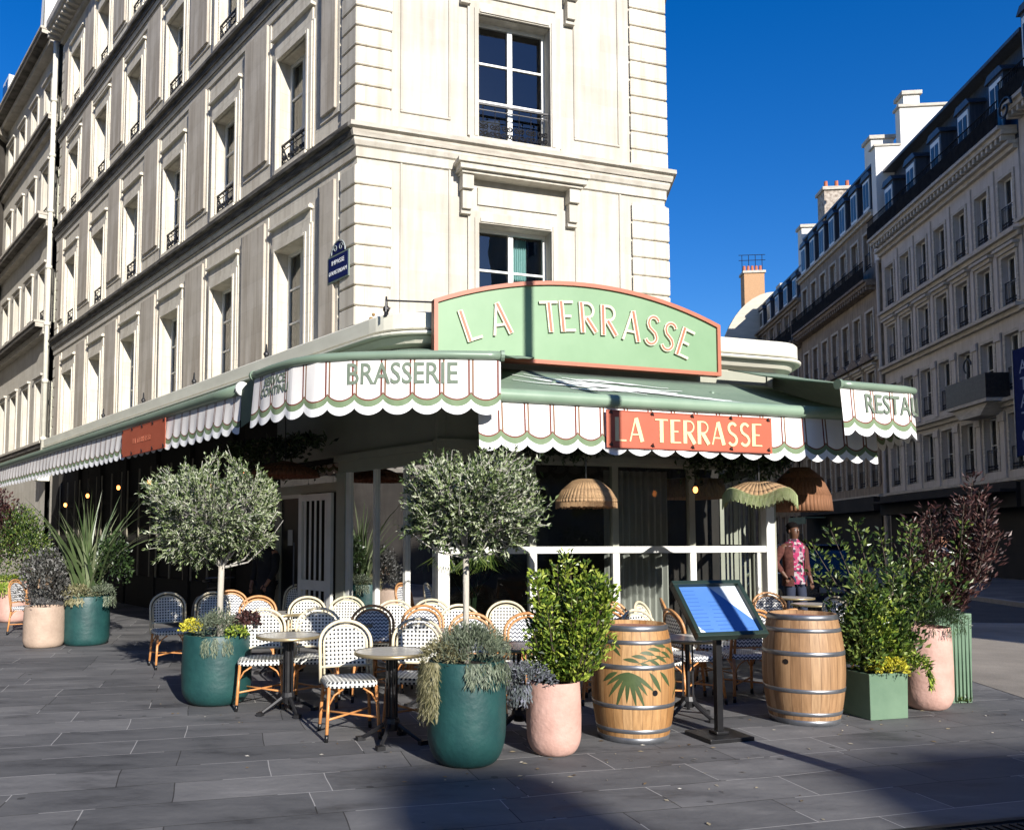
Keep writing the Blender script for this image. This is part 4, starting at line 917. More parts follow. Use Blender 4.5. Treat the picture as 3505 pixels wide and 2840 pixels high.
# ------------------------------------------------------------ the street on the right
FR = fr(nS*19.5, -S)
def FRq(q): return FR @ T(-q, 0, 0)
WC = [0]
def street_building(name, label, q0, q1, zs, ztop, cols, ww, stm, orn, ledges, roofh, off=0, seed=1, balc=(), dorm=0, railm=True, paras=True):
    """local x = -(q-q0): the wall runs from x=0 (near) to x=-(q1-q0) (far)"""
    wd = q1-q0; b = thing(name, label, 'building', FR @ T(-q0, -off, 0)); BM = b.matrix_basis.copy()
    hol = [(-c-ww/2, -c+ww/2, a, t) for c in cols for a, t in zs]
    mb = MB(); rect_holes(mb, -wd, 0, 0, ztop, hol, 0, .3); mb.face([(0, 0, 0), (0, 12, 0), (0, 12, ztop), (0, 0, ztop)]); mb.build('wall', stm, b)
    mb = MB(); mb.box(-wd+.1, -.1, 1.2, 1.3, .1, ztop-.1); mb.build('room_shell', M_room, b)
    mb = MB()
    for z, o in ledges: mb.box(-wd, .02, -o*.5, .01, z-.3, z-.12); mb.box(-wd, .04, -o, .01, z-.12, z+.02)
    for c in cols:
        for i, (a, t) in enumerate(zs):
            for s_ in (-1, 1): mb.box(-c+s_*ww/2, -c+s_*(ww/2+.14), -.06, .01, a, t+.14)
            mb.box(-c-ww/2, -c+ww/2, -.06, .01, t, t+.14)
            if orn and i in orn: mb.box(-c-ww/2-.25, -c+ww/2+.25, -.28, .01, t+.3, t+.42); mb.box(-c-ww/2-.18, -c+ww/2+.18, -.16, .01, t+.142, t+.3)
    mb.build('mouldings', orn and M_corn or stm, b)
    for c in cols:
        for i, (a, t) in enumerate(zs): window(b, BM @ T(-c, 0, a), ww, t-a, 2, rail=True, railh=.95, curtain=None)
    for z in balc:
        mb = MB(); mb.box(-wd, 0, -.75, .01, z-.14, z); mb.box(-wd, 0, -.6, .01, z-.34, z-.142)
        for k in range(int(wd/.35)): mb.box(-.2-k*.35-.07, -.2-k*.35+.07, -.55, -.01, z-.56, z-.342)
        mb.build('balcony_slab', M_brnorn if stm is M_brownst else M_corn, b)
        mb = MB(); mb.box(-wd, 0, -.74, -.70, z+1.0, z+1.04); mb.box(-wd, 0, -.73, -.71, z+.06, z+.09)
        for k in range(int(wd/.11)): mb.box(-.05-k*.11-.012, -.05-k*.11+.012, -.73, -.71, z, z+1.0)
        mb.box(-wd, 0, -.722, -.718, z+.1, z+.72)
        mb.build('balcony_railing', M_blackr, b)
    # mansard roof
    z = ztop; mb = MB()
    vs = [(0, 0, z), (0, .9, z+roofh), (0, 8, z+roofh+.8), (0, 11, z), (-wd, 0, z), (-wd, .9, z+roofh), (-wd, 8, z+roofh+.8), (-wd, 11, z)]
    mb.faces(vs, [(0, 1, 5, 4), (1, 2, 6, 5), (2, 3, 7, 6), (0, 3, 2, 1), (4, 5, 6, 7)]); mb.box(-wd, 0, .25, 1.6, z+roofh-.05, z+roofh+.1)
    mb.build('roof', M_zinc, b)
    if dorm:
        step = wd/dorm
        for k in range(dorm):
            x = -step*(k+.5); mb = MB(); mb.box(x-.55, x+.55, -.02, 1.2, z+.15, z+roofh*.72); mb.slab([(x-.7, z+roofh*.72), (x+.7, z+roofh*.72), (x+.45, z+roofh*.72+.3), (x-.45, z+roofh*.72+.3)], -.12, 1.3); o = mb.build('dormer', M_zinc, b)
            mb = MB(); mb.box(x-.44, x+.44, -.06, -.02, z+.2, z+roofh*.68); mb.build('dormer_frame', M_white, o)
            mb = MB(); mb.box(x-.36, x-.04, -.075, -.06, z+.35, z+roofh*.63); mb.box(x+.04, x+.36, -.075, -.06, z+.35, z+roofh*.63); mb.build('dormer_glass', M_black, o)
    return b
zsW = [(4.45, 6.75), (7.7, 10.0), (11.2, 13.2), (14.35, 16.5)]
colsW = [.94+1.87*k for k in range(7)]
bw = street_building('grey_street_building', 'pale grey apartment house with pilasters and long black top balcony at the right', 34.6, 47.8, zsW, 17.7, colsW, 1.02, M_greyst, (2,), ((4.1, .25), (7.35, .35), (11.0, .4), (14.05, .35), (17.6, .4)), 4.5, balc=(18.25,), dorm=5)
mb = MB(); mb.box(-.17, .17, -.09, .01, 4.15, 6.9); mb.box(-.17, .17, -.09, .01, 7.5, 10.2); mb.box(-.12, .12, -.07, .01, 11.1, 13.4); mb.box(-.12, .12, -.07, .01, 14.2, 17.1)
for z in (6.5, 9.85): mb.box(-.24, .24, -.16, -.09, z, z+.3)
pm_ = mb.mesh('pilaster', M_greyst)
for k in range(7): link('pilaster', pm_, bw, T(-.0-1.87*k, 0, 0))
mb = MB(); mb.box(-4.6, -1.3, -.95, .01, 7.28, 7.42); mb.slab([(-4.4, 7.27), (-1.5, 7.27), (-2.1, 6.8), (-3.8, 6.8)], -.8, 0); mb.build('bay_balcony', M_corn, bw)
mb = MB(); mb.box(-4.6, -1.3, -.95, -.92, 7.43, 8.45); mb.box(-4.6, -4.57, -.92, 0, 7.43, 8.45); mb.box(-1.33, -1.3, -.92, 0, 7.43, 8.45)
mb.tube([(-2.7+.3*math.cos(a/3), -.93, 9.0+.3*math.sin(a/3)) for a in range(16)], .04, 5); mb.tube([(-2.7, -.93, 8.45), (-2.65, -.93, 8.9)], .05, 5); mb.build('bay_railing', M_iron, bw)
mb = MB(); mb.box(-13, -.1, -.6, -.05, 2.9, 3.9); mb.box(-13, -.1, -1.2, -.6, 3.5, 3.62); mb.box(-13, -.1, -.05, -.04, .02, 2.9); mb.build('shopfront', M_dark, bw)
# projecting building nearest on the right, top dormer and iron balcony
bb2 = street_building('dark_gabled_building', 'house at the right edge with a high dark dormer and curled iron balcony', 26, 34.5, [(4.4, 6.9), (7.9, 10.3), (11.2, 13.6), (14.8, 17)], 18.4, [1.2, 3.2, 5.2, 7.2], 1.1, M_greyst, (1, 2), ((7.4, .35), (10.8, .3), (14.3, .3)), 5.6, off=.0, balc=(18.9,), dorm=4)
mb = MB(); mb.box(-8.4, -.1, -.6, -.05, 2.9, 3.9); mb.box(-8.4, -.1, -.05, -.04, .02, 2.9); mb.build('shopfront', M_dark, bb2)
mb = MB()
for x_ in (-8.0, -6.4, -4.8, -3.2):
    mb = MB(); mb.tube([(q[0]+x_, -.78, q[2]) for q in spiral((0, 18.6), .5, 1.4, 1, 0, 20)], .05, 5); mb.build('scroll_bracket', M_iron, bb2)
nv = thing('shop_banner', 'tall navy banner with spaced white letters at the right edge above the shops', 'sign', FR @ T(-33.3, -.9, 0))
mb = MB(); mb.box(-.62, .62, -.03, .03, 4.8, 8.9); mb.build('panel', M_navy, nv)
mb = MB(); mb.box(-.66, -.62, -.05, .05, 4.75, 8.95); mb.box(-.3, .3, .03, .9, 8.7, 8.76); mb.box(-.3, .3, .03, .9, 5., 5.06); mb.build('side_rail', M_hoop, nv)
for i, ch in enumerate('ATATC'): link('lettering', text_mesh(ch, .72, mat('pale_blue_letter', (.22, .27, .42)) if i == 0 else bpy.data.materials['pale_blue_letter']), nv, T(.0, -.033, 8.15-i*.66) @ UPR)
# tall white party wall with chimneys between the houses
mb = MB()
cw = thing('party_wall', 'tall stepped white rendered party wall with chimney blocks, lit above the dark balcony', 'wall', FR @ T(-48.15, 0, 0))
mb.box(-.3, .3, -.1, 12, 17.2, 23.7); mb.box(-.29, .29, 1.3, 5.2, 23.7, 25.9); mb.box(-.28, .28, 5.6, 11, 23.7, 26.2); mb.build('wall', M_chim, cw)
mb = MB(); mb.box(-.4, .4, 1.2, 5.3, 25.9, 26.05); mb.box(-.38, .38, 5.5, 11.1, 26.2, 26.35); mb.box(-.38, .38, -.2, 1.29, 23.7, 23.8); mb.build('coping', M_corn, cw)
zsB = [(1.0, 3.3), (4.6, 7.2), (8.5, 11.2), (12.3, 14.7), (17.2, 19.3)]
bbn = street_building('brown_street_building', 'soot-brown stone apartment house with carved pediments and a dark balcony, middle of the street', 48.5, 61.7, zsB, 20.4, [1.1+1.85*k for k in range(7)], 1.0, M_brownst, (2,), ((4.1, .3), (8., .45), (12., .3), (20.3, .35)), 2.9, balc=(16.3, 8.2), dorm=7)
pm1 = MB(); pm1.slab([(-.85, 11.75), (.85, 11.75), (.5, 12.1), (0, 12.25), (-.5, 12.1)], -.4, 0); pm1 = pm1.mesh('carved_pediment', M_brnorn)
rm_ = MB(); rm_.box(-.12, .12, -.04, .01, 4.7, 7.5)
for z in [4.7+.35*i for i in range(8)]: rm_.box(-.13, .13, -.07, .01, z, z+.3)
rm_ = rm_.mesh('rusticated_pier', M_brownst)
for k in range(7):
    c = -(1.1+1.85*k); link('carved_pediment', pm1, bbn, T(c)); link('rusticated_pier', rm_, bbn, T(c-.73)); link('rusticated_pier', rm_, bbn, T(c+.73))
mb = MB(); mb.box(-13, -.2, -.5, -.05, 3.2, 4.0); mb.box(-13, -.2, -.1, -.05, .02, 3.2); mb.build('shopfront', M_dark, bbn)
mb = MB(); mb.box(-12, -8.5, -1.6, -.3, 3.0, 3.06); mb.box(-12, -8.5, -1.62, -1.56, 2.6, 3.06); mb.build('shop_awning', M_canvas, bbn)
b3 = street_building('cream_street_building', 'cream stone house farther down the street with a black railing line', 61.8, 73, [(1.0, 3.3), (4.6, 7.2), (8.5, 11), (12.2, 14.6), (17, 18.6)], 19.2, [1.2+2.0*k for k in range(6)], 1.05, M_brownst, (), ((4.1, .3), (8., .4), (19.1, .4)), 2.4, balc=(16.0,), dorm=5)
b4 = street_building('far_gabled_house', 'far house whose sunlit curved gable wall closes the street on the right', 73.2, 93, [(1, 3.2), (4.6, 7), (8.5, 11), (12.2, 14.4)], 15.5, [1.5+2.4*k for k in range(8)], 1.1, M_brownst, (), ((4., .3), (15.4, .4)), 3.0, off=3.2, dorm=6)
mb = MB(); pts = [(-.2, 13), (-.2, 15.6)]
for i in range(13): a = PI/2*i/12; pts.append((4.6-4.8*math.cos(a), 15.6+7.2*math.sin(a)))
pts += [(9.5, 24.2), (9.5, 13)]
vs = [(x_, z_) for x_, z_ in pts]; n = len(vs)
mb.faces([(.35, a, z_) for a, z_ in vs]+[(-.2, a, z_) for a, z_ in vs], [tuple(range(n)), tuple(range(n, 2*n))[::-1]]+[(i, i+n, (i+1) % n+n, (i+1) % n) for i in range(n)])
mb.build('gable_wall', mat('sunlit_ashlar', (.46, .42, .34), (.55, .50, .41), .85, scale=1, stretch=(1, 1, 6)), b4)
def chimney(label, q, p, z0, z1, wx, wy, m, pots, grp=None, wires=False):
    c = thing('chimney_stack', label, 'chimney', FR @ T(-q, p, z0), grp)
    mb = MB(); mb.box(-wx/2, wx/2, -wy/2, wy/2, 0, z1-z0); mb.build('stack', m, c)
    mb = MB(); mb.box(-wx/2-.12, wx/2+.12, -wy/2-.12, wy/2+.12, z1-z0, z1-z0+.22); mb.build('cap', M_corn, c)
    mb = MB()
    for i in range(pots): y = -wy/2+wy*(i+.5)/pots; mb.lathe([(.0, z1-z0+.22), (.15, z1-z0+.22), (.12, z1-z0+.8), (.13, z1-z0+.85), (0, z1-z0+.85)], 8, c=(0, y))
    if pots: mb.build('chimney_pots', M_potred, c)
    if wires:
        mb = MB(); z = z1-z0+1.9
        for i in range(4): mb.tube([(0, -wy/2+wy*i/3, z1-z0+.2), (0, -wy/2+wy*i/3, z)], .03, 4)
        mb.tube([(0, -wy/2-.3, z), (0, wy/2+.3, z)], .03, 4); mb.tube([(0, -wy/2-.3, z-.5), (0, wy/2+.3, z-.5)], .03, 4); mb.build('aerial', M_iron, c)
chimney('orange brick chimney with an aerial on the far curved gable', 78, .9, 15, 25.9, 1.3, 1.8, M_brick, 5, wires=True)
chimney('small brick chimney at the far left end of the roofs', 96, -3.6, 16, 22.3, 1.5, 2.6, M_brick, 5)
chimney('cobbled chimney with three red pots among the brown dormers', 58, 1.4, 20, 25.2, 1.3, 2.1, mat('mottled_stone', (.18, .14, .11), (.5, .45, .38), .9, scale=5), 3)
chimney('narrow pale chimney nearest the white party wall', 51.5, 1.6, 20, 25.6, 1.0, 1.3, M_chim, 0)
chimney('tall white flue block behind the brown dormers', 50.2, 2.8, 20, 27.6, .9, .9, M_chim, 0)
chimney('short white flue beside the tall flue block', 51.6, 3.2, 20, 27.0, .6, .5, M_chim, 0)
chimney('white chimney block at the far end of the brown roof', 62.3, 1.2, 19, 24.3, .9, 1.9, M_chim, 0)
chimney('white stack above the cream house', 65, 2.2, 18.6, 23.2, .9, 1.6, M_chim, 0)
chimney('farthest white stack above the cream house', 70, 1.6, 18.6, 22.3, .9, 1.3, M_chim, 0)
mb = MB(); wb = thing('rooftop_hut', 'small white lift hut on the roof before the far gable', 'rooftop hut', FR @ T(-73.0, -1.0, 15.5))
mb.box(-1, 1, -1.6, 1.2, 0, 2.9); mb.build('walls', M_chim, wb); mb = MB(); mb.box(-1.1, 1.1, -1.7, 1.3, 2.9, 3.0); mb.build('lid', M_zinc, wb)
dp2 = thing('street_drain_pipe', 'pale drain pipe where the grey and brown houses meet', 'drain pipe', FR @ T(-48.0, -.15, 0))
mb = MB(); mb.tube([(0, 0, .1), (0, 0, 17.2)], .09, 8); mb.build('pipe', M_greyst, dp2); mb = MB(); mb.box(-.12, .12, -.05, .1, 3, 3.1); mb.build('clamp', M_iron, dp2)
# house and added block behind the camera that throw the broad shade on the paving
tw_ = thing('shade_caster', 'unseen upright block added behind the viewer to shade the paving', 'shadow caster', (14.05, -25.4, 0)); mb = MB(); mb.box(-.5, .5, -.5, .5, 0, 15.2); mb.box(-.56, .56, -.56, .56, 14.9, 15.05); bevel(mb.build('wall', M_ashlar, tw_), .03)  # made-up block, placed only to cast a dark patch on the paving
bc = thing('rear_house', 'apartment house behind the viewer shading the paving', 'building', (25.7, -29, 0))
mb = MB(); mb.slab([(-9.9, 0), (16, 0), (16, 15.75), (-6, 15.6), (-8.9, 15.3), (-9.75, 14.4)], -4, 4); mb.build('wall', M_ashlar, bc)
mb = MB()
for i in range(6):
    for j in range(4): mb.box(-8+i*3.8, -6.8+i*3.8, 4.0, 4.03, 3+j*3.5, 5+j*3.5)
mb.build('windows', M_black, bc)
lp_ = thing('lamp_post', 'tall iron lamp post beside the viewer', 'lamp post', (3.69, 4.28, 0))
mb = MB(); mb.lathe([(0, 0), (.17, 0), (.16, .4), (.1, .6), (.07, 1.2), (.062, 8.6), (.04, 8.9), (0, 8.9)], 14); mb.build('pole', M_iron, lp_, smooth=True)
mb = MB(); mb.sphere((0, 0, 9.1), (.2, .2, .26), 8); mb.build('lantern', M_white, lp_, smooth=True)

# unseen masses added to cut sky light and darken reflections, closing both streets
def plain_block(name, label, M, wd, dp, h, sides, m=None):
    b = thing(name, label, 'building', M); mb = MB(); mb.box(0, wd, 0, dp, 0, h); mb.build('wall', m or M_ashlar, b)
    mb = MB(); mb.box(-.2, wd+.2, -.25, dp+.2, h, h+.3); mb.box(-.1, wd+.1, -.12, .0, 4.1, 4.4); mb.build('cornice', M_corn, b)
    mb = MB(); vs = [(0, 0, h+.3), (wd, 0, h+.3), (wd, dp, h+.3), (0, dp, h+.3), (.3, 1.5, h+3), (wd-.3, 1.5, h+3), (wd-.3, dp-1, h+3), (.3, dp-1, h+3)]; mb.faces(vs, [(0, 1, 5, 4), (1, 2, 6, 5), (2, 3, 7, 6), (3, 0, 4, 7), (4, 5, 6, 7)]); mb.build('roof', M_zinc, b)
    n = int(wd/2.8); wm = MB(); wm.box(-.55, .55, -.02, .0, 0, 2); gm = wm.mesh('window', M_black); f = MB(); f.box(-.65, -.55, -.05, 0, 0, 2.1); f.box(.55, .65, -.05, 0, 0, 2.1); f.box(-.55, .55, -.05, 0, 2, 2.1); f.box(-.03, .03, -.04, -.02, 0, 2); fm_ = f.mesh('frame', M_white)
    for i in range(n):
        for j in range(4): o = link('window', gm, b, T(1.4+i*2.8, 0, 5.2+3.5*j)); link('frame', fm_, o)
    return b
plain_block('added_facing_house', 'added stone house across the passage, out of view at the left', fr(Vector((-19.5, -12)), V2(0)), 48, 10, 19, 1, M_dimst)
plain_block('added_rear_street_house', 'added unseen stone house continuing the corner block along the street', fr(X1+S*14.2+nS*.0, S), 70, 12, 19.5, 1)

plain_block('added_near_street_house', 'added stone house at the right of the viewer, out of view', FR @ T(-25.8, 0, 0), 32, 10, 19, 1)
plain_block('added_rear_wide_house', 'added wide stone house behind the viewer on the left, out of view', fr(Vector((4.5, -25)), Vector((-1, 0))), 22, 9, 19, 1)
# ------------------------------------------------------------ bistro chairs and tables
def chair_proto(kind):
    root = bpy.data.objects.new('bistro_chair', None); root.empty_display_size = .1
    fm, wm = (M_cane, M_dots) if kind == 'pale' else (M_honey, M_zig)
    parts = []
    def add(name, me): o = bpy.data.objects.new(name, me); o.parent = root; parts.append(o)
    # faces -y (the sitter looks to -y); seat centre at origin
    mb = MB(); sw, sd2 = .205, .2
    def rr(w_, d_, r_, n=5):
        out = []
        for cx, cy, a0 in ((w_-r_, d_-r_, 0), (-w_+r_, d_-r_, 90), (-w_+r_, -d_+r_, 180), (w_-r_, -d_+r_, 270)):
            for i in range(n+1): a = rad(a0+90*i/n); out.append((cx+r_*math.cos(a), cy+r_*math.sin(a)))
        return out
    P_ = rr(sw, sd2, .09); k = len(P_)
    mb.face([(x, y, .462) for x, y in P_], 0, [(x, y) for x, y in P_])
    per = 0
    for i in range(k):
        a, b = P_[i], P_[(i+1) % k]; l = math.hypot(a[0]-b[0], a[1]-b[1])
        a2 = (a[0]*1.05, a[1]*1.05); b2 = (b[0]*1.05, b[1]*1.05)
        mb.face([(*a, .462), (*a2, .45), (*b2, .45), (*b, .462)], 0, [(per, 0), (per, .015), (per+l, .015), (per+l, 0)])
        mb.face([(*a2, .45), (*a2, .415), (*b2, .415), (*b2, .45)], 0, [(per, .015), (per, .05), (per+l, .05), (per+l, .015)]); per += l
    add('seat', mb.mesh('seat', wm))
    hw = .205
    def arch(w_, top, bot, n=16):   # from left foot over the top to right foot; y leans back
        out = [(-w_, .19+(.5-bot)*0, bot)]
        for i in range(n+1):
            a = PI-PI*i/n; out.append((w_*math.cos(a), 0, top-w_*.82+w_*.82*math.sin(a)))
        out.append((w_, 0, bot)); return [(x, .19+(z-.45)*.17-.05*(1-(x/.25)**2)*0+.03*(x/.22)**2*-1, z) for x, _, z in out]
    mb = MB(); n = 18; wv = hw-.035
    for i in range(n):
        x0 = -wv+2*wv*i/n; x1 = -wv+2*wv*(i+1)/n
        t0 = .865-hw*.82+hw*.78*math.sqrt(max(0, 1-(x0/(hw-.012))**2)); t1 = .865-hw*.82+hw*.78*math.sqrt(max(0, 1-(x1/(hw-.012))**2))
        for r in range(5):
            z0a = .53+(t0-.53)*r/5; z1a = .53+(t0-.53)*(r+1)/5; z0b = .53+(t1-.53)*r/5; z1b = .53+(t1-.53)*(r+1)/5
            yy = lambda x, z: .19+(z-.45)*.17-.03*(x/.22)**2
            mb.face([(x0, yy(x0, z0a), z0a), (x1, yy(x1, z0b), z0b), (x1, yy(x1, z1b), z1b), (x0, yy(x0, z1a), z1a)], 0, [(x0, z0a), (x1, z0b), (x1, z1b), (x0, z1a)])
    add('backrest', mb.mesh('backrest', wm, True))
    mb = MB(); mb.tube(arch(hw+.012, .9, .40), .0145, 7)
    mb.tube(arch(hw-.022, .862, .47), .010 if kind == 'pale' else .013, 6); mb.tube([(-hw, .19+.08*.17-.03, .53), (0, .203, .53), (hw, .19+.08*.17-.03, .53)], .011, 6)
    add('back_frame', mb.mesh('back_frame', fm, True))
    for sx in (-1, 1):
        for sy in (-1, 1):
            mb = MB(); a = (sx*.19, sy*.17, .42); b = (sx*.215, sy*.215, 0); mb.tube([a, b], .0145, 7)
            mb.tube([tuple(Vector(a).lerp(Vector(b), .86)), b], .0165, 7, m=1)
            add('leg', mb.mesh('leg', [M_leg, M_black if kind != 'x' else M_leg], True))
    mb = MB()
    for z in (.17,):
        mb.tube([(-.205, -.2, z), (.205, .2, z)], .009, 6); mb.tube([(.205, -.2, z), (-.205, .2, z)], .009, 6)
    for sx in (-1, 1):
        for sy in (-1, 1):
            mb.tube([(sx*.2, sy*.19, .27), (sx*.15, sy*.19, .36), (sx*.08, sy*.19, .405)], .008, 5); mb.tube([(sx*.2, sy*.19, .27), (sx*.2, sy*.13, .36), (sx*.2, sy*.06, .405)], .008, 5)
    add('stretcher', mb.mesh('stretcher', M_leg, True))
    return root
CH = {k: chair_proto(k) for k in ('pale', 'honey')}
used = set()
def chair(kind, x, y, rz, label, s=1.04):
    p = CH[kind]
    if kind not in used:
        used.add(kind); o = p; C.objects.link(o)
        for ch in o.children: C.objects.link(ch)
    else: o = copy_tree(p)
    o.matrix_basis = place(x, y, 0, rad(rz), s); tag(o, label, 'chair', 'cane bistro chairs of the terrace'); return o
for kd, x, y, rz, lb in (
    ('pale', -.84, 7.22, 16, 'pale dotted cane chair half in shade, front left of the nearest table'),
    ('pale', -.30, 7.38, -8, 'pale cane chair with shaded dotted back, between nearest table and big teal planter'),
    ('pale', -1.86, 8.42, 10, 'pale dotted chair right beside the teal planter of the left olive'),
    ('pale', -1.33, 8.52, 4, 'pale dotted chair right of the second round table'),
    ('pale', -1.72, 10.2, 6, 'pale dotted chair in the third row, left of a pair'),
    ('pale', -1.27, 10.25, -4, 'pale dotted chair in the third row, right of a pair'),
    ('honey', -.78, 8.85, 8, 'honey cane chair with zigzag back directly behind the half-shaded chair'),
    ('honey', -.30, 8.85, -8, 'honey cane chair with zigzag back left of the white corner post'),
    ('pale', -.62, 9.6, 0, 'shaded dotted chair between the two honey chairs, close to the side glass'),
    ('pale', -.22, 9.75, -6, 'shaded dotted chair against the white corner post'),
    ('honey', -2.95, 11.5, 20, 'honey cane chair behind the plum plant of the left olive planter'),
    ('honey', -2.35, 10.35, 10, 'honey cane chair just right of the left olive trunk'),
    ('pale', -3.62, 11.0, 30, 'dark-shaded chair left of the left olive planter'),
    ('pale', -3.15, 11.1, 5, 'shaded chair directly behind the left olive trunk'),
    ('pale', .17, 8.95, 10, 'pale dotted chair left of the right olive trunk'),
    ('pale', .66, 9.45, -4, 'pale dotted chair right of the right olive trunk'),
    ('honey', .28, 7.95, 12, 'honey zigzag chair behind the trunk of the right olive'),
    ('honey', .74, 7.95, -10, 'honey zigzag chair partly behind the upright bush'),
    ('honey', 1.92, 9.55, 10, 'honey zigzag chair above the painted barrel, farther back'),
    ('honey', 1.62, 8.6, -14, 'honey zigzag chair above the painted barrel, nearer'),
    ('pale', 2.42, 9.5, 55, 'pale dotted chair turned sideways between painted barrel and menu board'),
    ('pale', 2.05, 8.35, 30, 'pale dotted chair leaning in behind the painted barrel rim'),
    ('honey', 2.85, 10.1, 80, 'honey chair side-on behind the menu board'),
    ('pale', 3.05, 9.6, 70, 'pale chair side-on just left of the menu board post'),
    ('honey', 2.55, 8.7, 100, 'honey chair side-on, legs visible left of the menu post'),
    ('honey', 3.1, 8.85, 190, 'zigzag seated chair right of the menu post, back to the street'),
    ('honey', 3.62, 8.9, 170, 'zigzag seated chair left of the plain barrel'),
    ('honey', 4.3, 11.0, 0, 'honey zigzag chair between menu board and plain barrel by the right corner post'),
    ('honey', 4.25, 11.9, 40, 'honey chair leaning at the foot of the right corner post'),
    ('pale', 4.95, 10.3, 20, 'dark-shaded chair behind the plain barrel rim, left one'),
    ('pale', 5.75, 10.6, 5, 'dark-shaded chair left of the yellow-green shrubs'),
    ('honey', -7.35, 14.7, 80, 'honey chair wedged between the pink and beige pots at the left'),
    ('pale', -2.5, 13.0, -30, 'dim chair in the dark by the slatted door')):
    chair(kd, x, y, rz, lb)
def table_proto(r=.31):
    root = bpy.data.objects.new('round_table', None)
    def add(name, mb, m, sm=False): o = bpy.data.objects.new(name, mb.mesh(name, m, sm)); o.parent = root
    mb = MB(); mb.lathe([(0, .738), (r-.012, .738), (r-.012, .715), (0, .715)], 40); add('tabletop', mb, M_marble)
    mb = MB(); mb.lathe([(r-.012, .742), (r, .741), (r+.002, .715), (r-.012, .711)], 40); add('rim', mb, M_brass, True)
    mb = MB()
    for a in (0, 90, 180, 270): c, s_ = math.cos(rad(a)), math.sin(rad(a)); mb.bar((.045*c, .045*s_, .12), (.045*c, .045*s_, .70), .016)
    mb.tube([(0, 0, .1), (0, 0, .71)], .02, 8); mb.box(-.14, .14, -.02, .02, .69, .712); mb.box(-.02, .02, -.14, .14, .688, .71); mb.lathe([(0, .2), (.06, .2), (.07, .16), (.05, .1), (0, .1)], 12); add('pedestal', mb, M_iron)
    for a in (45, 135, 225, 315):
        c, s_ = math.cos(rad(a)), math.sin(rad(a)); mb = MB(); mb.tube([(.04*c, .04*s_, .16), (.15*c, .15*s_, .09), (.25*c, .25*s_, .03)], [.022, .018, .016], 6); mb.box(.27*c-.035, .27*c+.035, .27*s_-.025, .27*s_+.025, 0, .035); add('foot', mb, M_iron)
    return root
TP = table_proto(); first = [True]
def table(x, y, label, rz=20, s=1):
    if first[0]:
        o = TP; C.objects.link(o); first[0] = False
        for ch in o.children: C.objects.link(ch)
    else: o = copy_tree(TP)
    o.matrix_basis = place(x, y, 0, rad(rz), s); tag(o, label, 'table', 'round cafe tables of the terrace')
for x, y, lb in ((-.46, 6.95, 'nearest round table with pale top, left of the big teal planter'), (-1.53, 8.1, 'round table between the two pale chairs by the left olive planter'), (-2.1, 10.5, 'round table left of the third-row pale chairs'),
                 (-.98, 9.35, 'round table between the third-row chairs and the honey chairs'), (-.12, 8.4, 'round table in front of the corner post, rim against the honey chair'), (.62, 7.3, 'dark-sided round table between right olive and upright bush'), (1.7, 9.0, 'round table peeping over the painted barrel'),
                 (2.25, 7.9, 'shaded table edge right of the painted barrel'), (5.45, 13.2, 'farther of the sunlit tables right of the corner post'), (5.2, 11.9, 'sunlit table in front of the standing man'), (4.15, 10.1, 'table directly above the plain barrel'), (5.9, 12.1, 'table edge beside the sparse green shrub')):
    table(x, y, lb, random.randint(0, 80))
# ------------------------------------------------------------ pots
def pot(parent, r, h, m, foot=.62, curve=.28):
    """rounded-bottom planter with hollow rim"""
    pr = [(0, 0), (r*foot, 0)]
    for i in range(1, 11): a = PI/2*i/10; pr.append((r*foot+(r*1.0-r*foot)*math.sin(a), h*curve*(1-math.cos(a))))
    pr += [(r*1.01, h*.5), (r*.99, h*.8), (r*.965, h*.985), (r*.95, h), (r*.90, h), (r*.89, h*.985), (r*.89, h*.93), (0, h*.93)]
    mb = MB(); mb.lathe(pr, 56); mb.build('pot', m, parent, smooth=True)
    mb = MB(); mb.lathe([(r*.888, h*.90), (r*.6, h*.95), (0, h*.96)], 24); mb.build('soil', M_soil, parent, smooth=True)
def mound(parent, name, m, c, rx, ry, rz, n, ln, wd, seed, trail=None, up=.6, out=1.0):
    rnd = random.Random(seed); mb = MB(); c = Vector(c); pts = []; dirs = []
    for i in range(n):
        a = rnd.uniform(0, 2*PI); f = rnd.random()**.5; th = rnd.random()
        nx, ny = math.cos(a)*f, math.sin(a)*f; hz = math.sqrt(max(0, 1-f*f))
        q = rnd.uniform(.72, 1.08)+.12*math.sin(a*5+seed)
        pts.append(c+Vector((nx*rx*q, ny*ry*q, hz*rz*q)))
    leaves(mb, pts, ln, wd, rnd, lambda p: Vector(((p.x-c.x)*out/rx, (p.y-c.y)*out/ry, up)), 1.1)
    if trail:
        a0, a1, k, dz = trail
        for i in range(k):
            a = rad(rnd.uniform(a0, a1)); l = dz*rnd.uniform(.3, 1); x, y = rx*.95*math.cos(a), ry*.95*math.sin(a); seg = int(l/.02)+2
            for j in range(seg):
                p = c+Vector((x*(1+.10*min(1, j/4)), y*(1+.10*min(1, j/4)), -.02*j+.03)); d = Vector((rnd.gauss(0, .4), rnd.gauss(0, .4), -1)).normalized()
                s_ = Vector((math.sin(a)+rnd.gauss(0, .3), -math.cos(a), 0)); mb.face([p, p+d*ln*.5+s_*wd*.5, p+d*ln, p+d*ln*.5-s_*wd*.5], 0, None, rnd.random())
    return mb.build(name, m, parent)
